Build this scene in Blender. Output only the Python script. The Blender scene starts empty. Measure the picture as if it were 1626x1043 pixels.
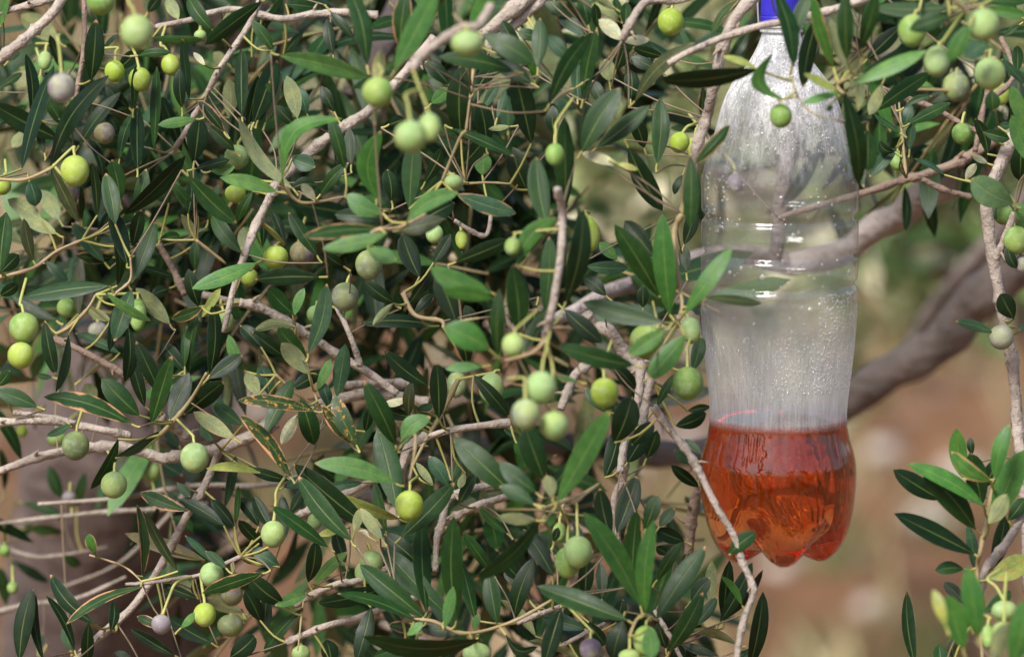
import bpy, math, random
import numpy as np
from mathutils import Vector, Matrix, Quaternion
R = math.radians
sc = bpy.context.scene
COL = sc.collection

# ---------------------------------------------------------------- camera
W_PX, H_PX = 1626.0, 1043.0
F_PX = 7222.0                     # focal length in photograph pixels
DIST = 2.60                       # metres from lens to the bottle
DM = 0.022                        # metres per depth step of the layout tables
PITCH = R(7.6)
CAM = Vector((0.0, -DIST * math.cos(PITCH), 1.80))
FWD = Vector((0, math.cos(PITCH), -math.sin(PITCH)))
UP = Vector((0, math.sin(PITCH), math.cos(PITCH)))
RIGHT = Vector((1, 0, 0))
cam_d = bpy.data.cameras.new('camera'); cam = bpy.data.objects.new('camera', cam_d); COL.objects.link(cam)
cam.location = CAM; cam.rotation_euler = (math.pi / 2 - PITCH, 0, 0)
cam_d.sensor_width = 36; cam_d.lens = F_PX * 36 / W_PX
cam_d.clip_start = 0.05; cam_d.clip_end = 600
cam_d.dof.use_dof = True; cam_d.dof.focus_distance = DIST - 0.02; cam_d.dof.aperture_fstop = 5.6; cam_d.dof.aperture_blades = 0
sc.camera = cam

# ---------------------------------------------------------------- sky and sun
SUN_EL, SUN_AZ = R(48), R(212)    # azimuth clockwise from +Y: behind the camera, to the left
wd = bpy.data.worlds.new('World'); sc.world = wd; wd.use_nodes = True
nt = wd.node_tree; nt.nodes.clear()
sky = nt.nodes.new('ShaderNodeTexSky'); sky.sky_type = 'NISHITA'; sky.sun_disc = False
sky.sun_elevation = SUN_EL; sky.sun_rotation = SUN_AZ
sky.air_density = 1.0; sky.dust_density = 3.0; sky.ozone_density = 1.0
bg = nt.nodes.new('ShaderNodeBackground'); bg.inputs['Strength'].default_value = 0.09
wo = nt.nodes.new('ShaderNodeOutputWorld')
nt.links.new(sky.outputs[0], bg.inputs['Color']); nt.links.new(bg.outputs[0], wo.inputs['Surface'])
sun_d = bpy.data.lights.new('sun', 'SUN'); sun_d.energy = 2.7; sun_d.angle = R(22); sun_d.color = (1.0, 0.97, 0.92)
sun = bpy.data.objects.new('sun', sun_d); COL.objects.link(sun)
sd = Vector((math.sin(SUN_AZ) * math.cos(SUN_EL), math.cos(SUN_AZ) * math.cos(SUN_EL), math.sin(SUN_EL)))
sun.rotation_euler = sd.to_track_quat('Z', 'Y').to_euler(); sun.location = (0, 0, 12)

vs = sc.view_settings; vs.view_transform = 'Standard'; vs.look = 'None'; vs.gamma = 1.0; vs.use_curve_mapping = False
vs.exposure = 1.0
cy = sc.cycles; cy.max_bounces = 12; cy.transparent_max_bounces = 24; cy.transmission_bounces = 12; cy.glossy_bounces = 4; cy.diffuse_bounces = 3
cy.use_denoising = True; cy.caustics_reflective = False; cy.caustics_refractive = False; cy.sample_clamp_indirect = 4.0
try: cy.denoising_prefilter = 'ACCURATE'
except Exception: pass

# ---------------------------------------------------------------- traced layout
# leaf rows: base x y, tip x y, width, depth step, flags, lateral bend (in the units of the block's scale)
LEAVES = {
 (0,0,2.98): """
240 785 500 355 85 0 d 0;375 690 565 435 65 1 d 0;103 800 245 305 65 -1 d 12;150 550 125 255 60 0 d 0;430 382 455 95 105 0 d 0
300 340 235 165 50 2 d 0;632 515 640 315 42 0 n 0;650 800 650 500 78 0 d 0;565 755 640 510 52 0 n 0;728 705 738 315 46 0 n 0
860 510 850 325 68 0 d 0;895 470 865 180 42 0 n 0;860 720 765 455 66 1 d 0;925 565 748 592 56 -1 l 0;920 762 945 560 112 -.5 d 0
1060 625 935 475 62 0 d 0;1110 715 985 595 72 .5 n 0;1145 555 1140 225 68 0 d 0;1085 560 1085 375 82 1 u 0;1170 600 1222 360 58 0 d 0
1386 894 1116 566 66 -3 uy 0;1240 10 970 215 80 -3 n 0;1000 140 885 -20 82 0 n 0;845 90 790 -10 66 1 u 0;720 180 965 195 46 .5 l 0
655 265 808 250 46 -1 n -8;0 415 108 345 42 1 n 0;40 290 92 240 40 1 t 0;280 660 -40 490 110 1 d 0;310 605 215 440 70 1 n 0
210 725 190 580 46 1 d 0;0 130 35 -30 52 0 l 0;280 200 100 70 110 3 u 0;485 240 560 160 22 1 d 0;590 1015 880 745 85 -.5 d 0
545 1062 500 820 92 -1 n 0;570 950 530 755 86 0 n 0;640 1010 690 800 76 0 n 0;460 1020 435 760 42 0 d 0;490 840 425 650 46 1 d 0
240 790 370 1050 62 -1 o 0;140 860 170 975 86 0 t 0;200 1050 40 945 86 0 u 0;280 1040 195 900 86 2 u 0;385 1040 385 880 32 1 n 0
890 835 1120 1060 102 -2 n 10;935 1020 815 865 56 0 n 0;890 1010 905 850 66 0 d 0;1311 909 1043 840 78 -4 l 0;1195 905 1120 1050 52 0 n 0
1000 810 1110 790 62 0 l 0;925 800 1090 755 52 0 d 0;985 1040 1030 870 42 1 n 0;800 960 755 890 82 1 t 0;970 310 915 250 32 0 U 0
1070 300 1010 250 62 2 u 0;560 330 650 240 72 1 d 0;610 510 500 400 72 1 d 0;560 640 510 540 56 1 d 0;0 580 130 500 60 2 n 0
470 130 430 40 40 2 d 0;700 60 760 -20 60 2 d 0;110 620 60 700 60 2 u 0;1060 120 1090 20 40 2 u 0""",
 (400,0,2.98): """
130 262 545 375 95 -6 l -30;545 310 460 -60 98 -8 n 0;675 335 880 -60 122 -10 g 0;700 230 730 -40 100 -7 n 0;385 260 355 90 62 0 d 0
370 55 480 185 46 0 d 0;100 240 0 100 62 0 n 0;40 150 150 -10 42 1 n 0;0 270 100 30 62 1 t 0;10 580 120 280 112 0 d 0
30 570 85 385 56 0 n 0;65 580 140 350 52 0 u 0;215 560 165 360 86 -1 u 0;150 260 245 150 42 1 n 0;145 850 425 560 76 -6 g -110
440 800 365 540 72 -4 n 0;470 780 460 605 62 0 d 0;590 940 610 620 112 -6 g -55;745 990 770 640 102 -4 n 0;990 660 990 310 132 -3 d 0
1240 340 885 268 92 -8 n 0;1095 165 1330 300 122 -8 n 0;1040 160 1130 -40 122 -7 g 0;850 490 935 420 72 -2 l 0;1110 690 1075 480 102 -1 d 0
960 820 1120 640 92 0 d 0;1090 830 1090 720 92 1 l 0;950 610 1240 740 52 -3 n 0;1222 600 1120 612 32 -2 u 0;620 1010 450 920 102 -7 l -20
620 1000 400 1030 72 -4 n 0;735 1043 975 910 92 -8 l -30;800 1043 960 960 102 -5 d 0;970 920 1250 1010 92 -5 t 0;325 920 455 770 66 -2 n 0
180 900 310 880 72 -2 d -20;205 600 110 500 62 0 d 0;190 750 300 790 92 0 t 0;580 390 610 240 66 -9 u 0;260 540 215 410 72 0 t 0
390 530 330 410 62 1 d 0;160 20 330 40 62 1 n 0;1090 520 1170 390 52 1 t 0;1160 560 1200 420 42 1 t 0;300 945 235 870 52 -5 U 0
930 400 820 290 82 -3 d 0;650 590 720 560 62 -2 d 0;1060 430 1150 300 80 -2 d 0;660 950 640 800 80 -2 d 0;820 860 900 700 70 -1 d 0""",
 (800,0,2.98): """
1200 330 735 395 92 -8 d 10;1200 328 1035 262 36 -8 y 0;620 480 895 195 72 -5 o 0;725 775 740 465 96 -4 n 0;370 715 550 415 132 -7 n 0
440 700 690 500 92 -6 n 0;215 490 420 160 92 -7 n -35;160 320 170 85 86 -6 n 0;375 470 440 140 76 -5 n 0;290 1000 290 550 98 -7 n 0
200 1060 150 740 112 -7 n 0;130 680 50 330 122 -4 d 0;130 395 -60 280 92 -6 d 0;100 280 -60 200 92 -6 d 0;90 250 -10 100 82 -5 d 0
145 380 110 230 46 -5 g 0;590 700 750 1000 112 -4 d 0;665 700 615 560 82 -2 d 0;885 740 880 1080 88 -7 n 0;905 775 1070 592 68 -7 n 0
755 268 610 225 56 -2 d 0;560 190 450 95 76 -5 U 0;565 195 690 190 52 -5 U 0;500 385 480 280 86 -4 u 0;540 780 370 725 56 -7 U 0
540 775 635 803 32 -7 y 0;980 185 1110 -10 36 1 b 0;1160 150 1070 290 62 3 d 0;935 550 945 410 46 2 d 0;905 625 785 605 36 3 n 0
845 830 805 920 42 0 d 0;350 460 350 295 62 1 t 0;440 130 430 20 52 1 d 0;400 120 370 -20 76 2 n 0;340 90 190 10 62 2 t 0
380 170 260 80 72 2 t 0;530 45 440 0 36 2 u 0;550 75 525 -10 46 2 n 0;575 130 580 10 62 2 n 0;530 330 570 225 82 0 d 0
600 470 600 330 82 0 d 0;720 330 600 270 72 0 d 0;340 415 220 490 27 -5 U 0;180 185 65 150 62 1 n 0;310 290 200 170 82 3 t 0
340 520 230 440 100 3 t 0;20 620 10 450 92 3 t 0;110 900 40 700 112 -3 d 0;240 640 230 500 70 0 d 0;470 500 420 380 70 0 d 0""",
 (1080,0,2.98): """
440 -60 545 310 78 -8 n 0;540 182 610 -30 78 -8 n 0;490 475 435 255 76 -8 g -95;660 60 580 415 86 -6 d 0;725 320 620 -20 64 -9 g 0
800 335 710 90 72 -9 u 0;775 440 860 880 94 -8 n 0;890 620 890 810 102 -6 n 0;755 440 575 490 42 -9 l 0;745 435 585 350 46 -9 y 0;700 500 715 525 40 -9 n 0""",
 (1320,0,2.98): """
310 700 180 835 72 0 t 0;105 395 450 235 78 -9 l 10;145 355 420 215 82 -7 d 0;205 525 470 345 88 -4 n 0;560 35 195 35 78 -8 n -15
560 75 370 140 86 -11 n 0;650 120 555 290 92 -12 g 0;740 200 630 270 92 -9 t 0;170 280 330 125 82 -5 d 0;75 290 70 -40 88 -10 n 0
140 230 215 -30 82 -9 n 0;130 340 130 525 46 -8 u 0;240 400 180 545 66 -6 u 0;345 510 475 455 36 -2 n -12;370 585 565 488 66 -1 n 0
325 630 205 540 26 -1 n 0;350 600 375 490 56 0 t 0;370 705 385 585 56 0 t 0;300 720 225 670 52 0 d -15;535 828 395 745 27 0 t 0
740 730 680 560 66 0 d 15;720 625 845 660 66 -1 n 0;860 965 660 850 150 -5 hl 0;760 430 765 525 82 -6 n 0;915 400 805 280 46 -3 t 0
930 620 850 405 78 -4 l 0;925 760 855 545 92 -3 l 0;900 660 890 860 102 -2 d 0;790 600 850 592 42 0 t 0;880 340 880 215 62 -1 n 0
635 850 685 775 46 0 U 0;845 600 848 510 27 0 d 0;730 50 930 75 62 -8 g 0;690 5 930 10 52 -7 n 0;740 775 665 730 36 0 U 0
890 120 820 170 32 -1 n 0;780 960 755 1045 52 0 t 0;870 960 930 1045 82 -4 l 0;480 -10 330 20 70 -5 d 0;880 60 800 -20 60 -3 n 0""",
 (0,340,2.897): """
0 265 30 -10 98 -1 n 0;5 265 85 185 82 0 d 0;500 330 100 385 82 -2 n 0;0 375 85 320 62 0 d 0;152 215 110 20 62 0 o 0
610 310 715 25 88 -1 n 0;585 230 510 -30 88 -1 d 0;540 330 530 105 46 0 n 0;605 350 525 580 102 -2 t 0;490 365 690 495 46 -3 l 0
780 505 625 340 86 0 u 0;930 430 790 485 62 0 b 0;930 470 1015 340 46 0 y 0;1180 225 885 340 84 -2 l 0;915 425 865 255 76 0 d 0
735 115 830 100 56 0 n 0;800 290 655 245 46 1 d 0;865 730 905 455 47 0 n 0;965 740 985 410 78 0 d 0;850 700 855 510 46 0 n 0
850 720 740 590 76 0 d 0;740 830 625 585 84 0 d 0;665 885 600 660 68 0 d 0;695 965 790 650 88 -2 n 0;780 945 870 730 98 -1 d 0
640 925 470 755 112 -2 n 0;605 965 200 830 88 -3 bn 0;170 885 -20 810 84 -1 n 0;-10 790 45 720 62 0 n 0;850 920 1030 770 102 -1 d 0
960 755 1115 645 82 0 d 0;1120 720 1050 555 62 0 l 0;1200 610 1105 510 72 0 d 0;1190 830 1130 730 72 0 u 0;1075 1030 890 910 78 -1 u 0
1115 970 980 870 72 0 t 0;1443 904 1095 850 66 -2 s 0;1333 1208 1112 912 72 -2 sb 0;550 640 345 545 52 1 t 0;205 490 255 740 72 0 d 0
315 560 262 820 42 -1 t 0;375 760 515 640 32 2 U 0;590 520 580 770 72 0 d 0;530 420 505 630 52 0 d 0;510 490 400 440 52 1 u 0
360 460 370 200 66 1 o 0;480 220 330 40 72 1 t 0;210 215 315 310 52 1 t 0;520 200 350 190 62 1 d 0;445 105 500 -10 52 1 d 0
610 150 650 -20 72 0 d 0;1110 180 970 -10 82 -1 n 0;900 260 900 120 57 1 n 0;910 130 835 0 52 1 u 0;1120 180 1120 60 67 1 u 0
980 1043 925 965 72 0 t 0;330 965 215 1020 42 0 t 0;260 90 90 0 72 1 u 0;780 340 700 370 62 1 d 0;260 490 60 380 62 2 d 0
440 860 390 780 80 2 u 0;240 750 170 740 32 2 n 0""",
 (400,340,2.897): """
620 90 325 160 78 -9 l 0;610 75 235 100 72 -8 n 0;310 290 15 300 88 -4 d 0;860 515 500 495 64 -2 d 0;650 410 555 510 42 -3 u 0
1100 360 820 245 112 -10 g -20;1110 390 880 355 78 -10 g 0;1090 620 890 515 142 -10 g 0;1130 650 1135 350 78 -10 n 0;940 500 850 270 112 -5 d 0
990 690 960 540 102 -4 d 0;770 290 690 90 102 -2 d 0;835 225 915 90 62 -2 d 0;725 410 850 230 62 -1 d 0;750 455 835 365 52 -1 d 0
655 410 520 310 72 0 d 0;260 640 345 320 90 -2 t 20;190 460 75 340 88 0 n 0;195 465 240 340 52 0 l 0;205 520 5 540 52 -.5 u 25
150 655 0 540 72 0 d 0;250 660 120 520 92 0 n 0;265 735 135 590 92 -1 u 0;340 720 190 800 72 0 d 0;300 810 362 665 52 0 l 0
390 840 430 597 84 0 t 0;360 900 310 760 62 0 t 0;80 830 40 690 82 0 t 0;60 1010 190 755 92 -1 n 0;225 850 290 1060 102 -1 n 0
480 1060 375 830 92 -2 s 0;450 1050 320 880 62 -2 sb 0;660 1060 520 770 104 -4 n 0;810 790 610 630 88 -2 d -10;860 940 850 680 90 -2 d 0
720 930 730 770 62 0 o 0;720 850 600 875 42 0 U 0;755 900 835 885 46 0 b 0;690 1060 820 930 92 -5 l -30;1020 740 1185 935 74 -1 d 0
1060 700 890 710 52 -8 l 0;940 220 1188 120 82 -5 d 0;210 920 135 1060 62 -1 U 0;610 755 560 600 42 8 n 0;150 140 90 -20 46 0 d 0
50 150 55 -10 42 0 d 0;300 190 170 -10 72 -2 n 0;620 20 380 0 82 -5 d 0;650 80 880 20 92 -7 o 0;530 160 665 210 82 -8 l 0
520 1000 540 890 52 0 d 0;740 930 620 900 62 0 d 0;1040 540 980 420 70 -2 d 0;420 240 330 180 60 0 d 0""",
 (800,340,2.897): """
285 405 370 -20 108 -8 d 0;190 450 210 100 92 -7 n 0;70 550 40 240 118 -8 n 0;60 235 245 15 92 -9 g -40;715 380 510 50 112 -6 n 0
765 465 725 0 112 -7 g 0;690 200 555 30 92 -5 d 0;835 455 1045 150 88 -8 g 0;930 385 1188 408 47 -8 o 0;735 500 362 405 104 -8 n 0
600 695 255 605 98 -9 n 0;830 560 665 755 112 -8 g 0;740 530 570 650 82 -9 l 0;210 420 85 640 62 -7 n 0;280 440 450 590 92 -5 d 0
870 720 910 560 72 -3 n 0;500 690 610 805 72 -4 d 0;380 240 575 245 72 -3 t 0;520 210 440 130 62 -2 l 0;470 375 370 290 72 0 d 0
640 430 640 330 62 0 d 0;840 270 825 140 62 0 d 0;830 140 880 -20 72 0 d 0;705 885 790 730 42 0 n 0;790 975 935 915 78 1 d 0
845 905 950 885 42 1 d 0;470 910 375 800 62 -3 n 0;510 1050 590 840 132 -4 d 0;246 1327 492 898 116 -9 g 0;590 1060 690 960 82 -3 d 0
340 770 240 750 27 -8 l 0;90 1030 0 990 32 0 t 0;150 420 120 560 80 -3 d 0;730 730 690 640 60 -2 d 0""",
 (0,690,2.954): """
555 20 430 260 57 -1 n 0;540 110 760 -15 47 -1 t 0;830 225 890 290 46 0 t 0;870 355 655 270 78 0 bn 0;1050 425 845 300 72 0 d 0
668 665 655 325 47 -1 b 0;960 587 588 455 74 1 U -12;835 640 682 360 47 -1 o -10;445 555 415 465 57 -1 g 0;660 715 308 882 42 -1 b 0
440 885 230 655 82 0 d -15;520 920 535 780 57 0 d 0;90 1060 150 715 98 -1 d 0;205 1060 165 740 42 -1 d -15;350 1010 220 750 42 -1 d 0
415 880 410 1080 68 0 d 0;330 1010 300 900 62 3 t 0;90 1020 100 850 62 3 t 0;1230 650 950 745 78 -2 bn 10;1060 625 965 545 52 -2 n 0
1000 600 870 470 36 0 t 0;1220 180 970 150 47 0 y 0;1220 165 1030 125 37 0 d 0;1055 340 1110 95 46 0 t 0;1105 420 1118 240 27 0 n 0
1100 430 990 300 62 0 d 0;1215 430 1120 290 72 0 d 0;1215 510 1120 400 62 0 d 0;930 770 760 700 52 0 d 0;920 740 770 670 80 2 u 0
820 1035 612 910 62 0 d 0;620 1050 535 1018 40 0 d 0;760 910 640 850 52 0 bn 0;990 975 780 850 82 0 d 0;850 905 915 835 42 -1 l 0
1080 1043 1200 940 102 0 d 0;1230 600 1120 540 82 0 d 0;1220 870 1150 730 82 0 d 0;900 740 950 680 62 1 d 0;1130 830 970 760 82 2 u 0
110 320 310 400 52 7 n 0;120 440 300 460 62 7 n 0;290 300 230 150 70 6 n 0;360 340 400 180 52 6 n 0;60 590 230 690 52 7 d 0
300 570 380 610 52 6 n 0;30 800 0 620 62 7 n 0;100 470 160 420 50 7 n 0;20 260 0 60 40 6 n 0;180 1000 180 930 60 4 t 0""",
 (400,690,2.954): """
675 230 295 130 98 -5 l 18;465 495 215 195 104 -3 n 0;570 450 190 140 112 -2 d 0;690 395 410 290 62 -1 y 8;355 525 95 330 72 -2 n 0
175 215 -20 155 57 0 d 0;680 350 590 -30 132 -2 n 0;630 450 575 220 62 -1 n 0;700 480 950 225 104 -3 n 0;1230 280 945 10 134 -5 n 0
820 835 800 390 88 -3 n 0;960 870 945 385 108 -4 n 0;900 830 610 520 124 -3 n 0;805 855 503 608 112 -4 n 0;780 600 620 465 92 -1 d 0
770 870 405 738 53 -4 n 0;1075 960 525 962 88 -5 n 0;790 920 640 890 62 -4 n 0;970 930 790 910 72 -4 d 0;905 905 945 712 62 -5 l 0
1050 870 985 600 67 -2 n 0;1347 408 1055 686 80 -7 n 0;1150 885 1110 640 92 -3 n 0;1120 640 990 460 62 -2 n 0;265 690 300 500 82 0 d 0
290 700 445 550 62 -1 l 0;260 750 108 800 62 0 l 0;620 720 310 795 92 0 d 0;150 795 -20 660 102 0 d 0;235 815 48 1028 62 0 n 0
560 810 490 1060 92 -1 d 0;370 1080 350 960 92 0 d 0;612 490 510 345 62 -3 u 0;480 455 510 345 52 -3 u 0;550 480 500 450 22 -3 U 10
920 240 830 100 78 -2 t 0;935 215 980 95 52 -1 n 0;850 235 770 130 42 -1 u 0;970 325 1050 180 62 0 d 0;1195 462 1065 338 37 -1 n 0
1230 380 1130 400 42 3 l 0;520 225 350 240 47 0 t 0;180 370 260 240 62 1 d 0;90 440 10 290 72 0 d 0;160 480 140 280 62 0 d 0
130 620 0 530 82 0 t 0;90 625 0 670 47 0 n 0;420 440 310 470 42 0 y 0;150 245 260 210 62 0 t 0;720 990 570 1040 52 -4 n 0
730 940 800 880 46 -5 l 0;1040 915 1065 840 42 -3 l 0;70 740 60 930 72 0 d 0;1000 180 970 250 42 -1 u 0;40 560 -10 430 70 1 d 0
700 720 640 650 70 0 d 0;440 600 390 440 70 1 d 0;1010 1060 1030 960 60 -3 d 0""",
 (800,690,2.954): """
640 800 375 365 114 -7 g 0;665 835 695 400 88 -7 g 0;715 865 945 520 114 -6 n 0;580 870 155 705 108 -7 n 0;600 670 625 355 104 -4 n 0
775 1015 935 740 98 -4 n 0;880 780 965 670 82 -3 d 0;890 900 1000 760 62 -2 n 0;45 870 140 575 98 -2 d 0;270 810 190 1080 92 -4 d 0
10 940 165 990 52 -4 d 50;530 460 625 190 112 -3 d 0;500 480 450 250 92 -4 d 0;190 210 100 -40 132 -6 n 0;150 270 -20 130 92 -8 n 0
140 325 -20 240 82 -8 n 0;150 400 -20 385 62 -8 u 0;230 290 200 190 72 -8 u 0;915 245 785 145 62 1 d 0;880 140 800 70 52 1 t 0
930 95 850 20 42 1 t 0;670 110 720 -20 72 1 d 0;580 130 690 -30 112 -1 d 0;475 200 540 -40 92 -2 d 0;665 440 720 280 82 -4 n 0
730 430 800 345 62 -2 n 0;845 500 715 445 78 -2 d 0;770 560 715 525 52 -1 d 0;720 680 830 505 62 -2 n 0;840 600 870 560 42 0 d 0
965 780 975 590 62 0 u 0;1030 870 1060 590 72 0 d 0;1015 875 1165 600 82 0 d 0;1020 870 1225 640 42 0 d 0;1118 800 1020 660 37 -2 g 12
1055 562 1182 458 86 -5 n -8;1150 1100 1222 740 84 -2 d 0;1095 982 865 915 47 -1 u 10;1020 1050 830 980 52 -1 d 0;1080 1045 1190 1008 42 -1 n 0
400 880 480 990 72 -2 d 0;560 870 510 1050 112 -5 d 0;680 900 690 1050 92 -8 l 0;380 910 180 860 82 -1 t 0;150 945 -10 770 52 -1 u 0
360 1060 125 960 47 -1 u 0;230 660 90 440 92 -3 d 0;80 680 0 590 72 -2 d 0;70 730 0 650 46 -1 d 10;380 760 390 580 82 -3 d 0
460 770 450 600 62 -3 d 0;620 680 655 590 37 -4 l 0;235 500 255 435 42 -4 d 0;100 110 50 40 47 -2 g 0;530 880 560 770 70 -2 d 0
900 1060 860 1000 60 0 d 0;760 1000 720 880 70 0 d 0""",
 (1320,340,2.897): """
745 545 572 492 53 -2 t 0;840 480 780 365 98 -2 d 0;810 150 850 250 57 -2 d 0;890 525 860 520 40 -2 t 0""",
 (1300,680,2.874): """
555 325 342 190 98 -4 d 0;755 355 410 155 78 -6 g 0;715 460 475 190 124 -5 n 0;785 240 605 108 82 -6 g -18;660 230 628 0 92 -4 g 0
745 350 690 110 114 -4 n 0;805 235 865 -20 82 -6 g 0;710 572 345 388 98 -5 d 0;775 435 860 300 86 -6 u 0;800 430 945 95 134 -5 g 0
795 640 850 400 84 -4 d 0;865 420 945 315 72 -4 n 0;780 685 960 590 118 -5 ys 0;660 640 530 650 67 -5 n 8;668 800 570 700 62 -4 d 0
730 950 680 630 112 -12 g 0;660 1000 590 760 132 -12 g 0;580 900 520 735 62 -14 y 0;755 838 880 740 72 -6 n 0;440 1080 400 742 62 -3 d -10
560 1090 550 985 72 -4 n 0;710 640 680 440 57 -2 t 0;880 1080 950 780 132 -13 g 0;800 1060 870 880 92 -12 u 0;690 900 660 840 72 -6 d 0
750 270 825 140 82 -3 d 0;620 1050 600 960 60 -4 o 0;700 120 690 40 40 -3 d 0""",
}
# twigs: r0 r1 depth flags : points (photograph pixels); flags p pale bark, b brown, y young green-yellow, k thick dark limb
TWIGS = """
10 9 -3 p:-60 140 0 94 34 67 60 44 87 17 110 -30
6 6 0 p:-40 35 10 18 80 0 120 -15
6 5 1 p:430 -40 395 40 355 100 325 155 300 200 272 245
5 4 1 b:132 -40 134 60 124 134 112 195
5 7 2 p:248 43 302 32 369 15 443 30 497 23 551 20 600 25
9 9 2 p:690 60 640 120 583 178 541 205 500 235 440 290
8 5 -1 p:440 290 407 357 387 409 373 450 355 528
8 7 -5 p:1110 -12 1079 0 1042 0 1021 7 1001 37 990 62
6 7 -6 p:1062 101 1092 84 1149 60 1210 41 1270 30 1335 12 1400 -10
11 8 -3 p:1215 -20 1169 27 1146 84 1132 141 1122 188 1108 228 1096 290 1083 340
7 5 -7 y:1083 340 1071 368 1073 409 1080 460 1083 488 1073 523
9 8 3 p:880 -30 860 0 810 47 780 75
12 12 3 p:860 -20 800 27 760 60
5 10 4 b:1238 348 1262 338 1364 309 1437 285 1464 279 1521 258 1548 242 1640 190
5 5 3 b:1548 242 1560 180 1570 140 1580 90
5 5 1 b:1400 140 1431 154 1481 171 1535 201 1568 215
6 5 3 b:1464 285 1500 302 1541 313
4 3 2 y:1439 282 1432 208 1427 158
13 9 -1 p:1640 160 1612 215 1588 262 1567 318 1570 360 1575 402 1589 478 1596 520 1607 568 1613 633 1617 700 1624 740 1632 940
6 7 -2 p:1612 335 1593 385 1581 412
6 7 -5 y:1582 757 1568 819 1557 875 1552 910 1560 1043 1565 1100
8 8 -4 p:1650 770 1626 816 1596 864 1563 910 1550 980
14 9 2 p:930 500 945 520 967 525 993 561 1015 590 1038 610
8 7 -2 p:1018 575 1014 630 1000 680 990 712 985 750
8 7 -3 p:1045 560 1038 585 1025 640 1020 680
7 6 -4.6 p:1038 645 1062 680 1094 720 1115 758 1138 805 1166 852 1179 893 1196 937 1182 981 1172 1028 1168 1080
9 7 3 p:940 575 914 595 900 625 890 650
7 7 -9 p:885 300 893 340 890 409 876 495 866 540
5 5 -10 y:866 540 845 560 800 573
8 7 1 p:380 480 421 492 486 530 538 564 590 595 631 626
5 5 1 p:536 490 555 530 573 582
8 8 3 p:552 612 600 609 652 609
10 10 3 p:480 655 504 647 552 630 607 626 680 640
6 7 -1 p:683 692 731 680 810 671
4 4 0 y:466 495 469 526 483 564 493 602 504 637 520 670
4 4 0 y:438 595 469 623 500 644
7 7 1 p:-30 672 0 671 69 668 121 675 170 684 207 692
5 5 1 p:20 655 69 661 121 672
7 12 2 p:-30 760 0 748 51 729 98 717 149 710 203 712 257 727 281 724 339 714 389 697 440 670
7 7 1 p:350 715 342 731 325 771 295 822 267 876 237 927 203 971 152 1015 120 1045
3 4 0 p:200 927 237 925 288 917 318 912 382 883
2.5 3 -1 y:142 881 176 891 203 903 225 923
3 5 9 p:-40 835 102 819 176 812 257 808 330 800
3 6 7 p:60 800 183 791 305 771 406 771 470 760
5 2 12 p:-30 850 37 880 85 883 170 868
2 5 12 p:90 935 190 893 270 815 300 770
6 2 10 p:-30 980 40 960 120 950 200 915
6 6 0 p:470 960 491 947 535 927 566 922 620 900
6 6 0 p:455 1020 481 1008 525 991 569 981 630 957 690 940
7 6 1 p:694 852 701 832 711 795 739 778 776 770 830 760
7 7 1 p:700 830 725 819 759 802 803 788 840 770
5 5 -4 y:640 985 684 985 738 1005 810 988 868 957 885 945
5 4 -2 p:820 988 885 964 930 950
7 7 2 p:440 835 468 822 502 805 560 778 600 760
5 5 1 p:691 907 694 852 701 825
3 3 0 y:487 940 481 961 473 1032
8 8 1 p:620 760 637 741 650 710 681 690
7 7 1 p:985 900 976 798 990 758 993 724 1000 690
9 9 3 b:1092 900 1094 880 1098 825 1111 768 1115 740
5 5 -6 y:870 805 901 792 922 785 952 768
4 4 -1 p:891 1025 929 1005 960 990
4 4 -1 p:1040 970 1047 981 1067 1015 1084 1050
9 7 -13 p:780 10 760 40 729 47 700 65 668 90 655 110
4 4 -5 y:757 60 753 100 747 150 740 208
4 5 -5 y:740 208 729 222 702 288
3 3 -3 y:739 292 775 290 810 292
5 4 -5 y:450 295 480 322 548 312
5 5 0 y:-20 445 0 440 52 426 90 399 131 381
6 6 1 b:86 537 138 561 186 588 220 605
5 5 0 y:90 530 110 519 138 492 152 468
6 6 2 b:252 388 276 430 293 468
4 4 0 y:311 381 359 419
4 4 -2 y:180 470 186 464 207 444 207 409
6 6 -1 y:255 690 276 668 304 633 328 592
9 8 1 p:255 660 290 690 310 715
6 6 2 p:321 468 410 488
5 5 -2 y:-20 285 0 285 40 285 81 268
6 6 -3 y:640 465 659 500 700 509 704 520
4 4 -6 y:730 510 762 505
5 5 -8 y:590 370 604 364 635 361 676 340
4 4 1 p:721 350 769 375 780 340
6 6 0 y:728 602 704 651 676 699 655 740
4 3 -8 y:660 690 658 720 650 760
5 4 -9 y:1340 150 1330 135 1355 118 1380 80
5 5 -10 y:1500 -10 1530 12 1555 10
5 5 2 b:1590 60 1610 120 1570 160
4 4 -7 y:1000 1010 1010 985 1025 975 1045 985
3 2 -8 y:1255 120 1262 140 1270 158 1290 180 1330 192
"""
# thick limbs of the tree: r0 r1 depth0 depth1 : points
LIMBS = """
40 26 22 26:1760 330 1640 400 1575 457 1541 485 1506 533 1458 568 1406 595 1348 637 1290 670 1220 700
24 13 26 14:1220 700 1110 718 1030 720 900 706 810 705 700 728 620 770 500 850
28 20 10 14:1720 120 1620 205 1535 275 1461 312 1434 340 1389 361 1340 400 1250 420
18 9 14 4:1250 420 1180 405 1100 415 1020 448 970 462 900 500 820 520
16 12 6 8:1290 60 1262 200 1245 290 1230 420
16 12 45 55:1680 250 1560 400 1490 480 1440 560 1380 620
30 18 14 10:690 -60 640 10 612 60 560 150
"""
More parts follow.
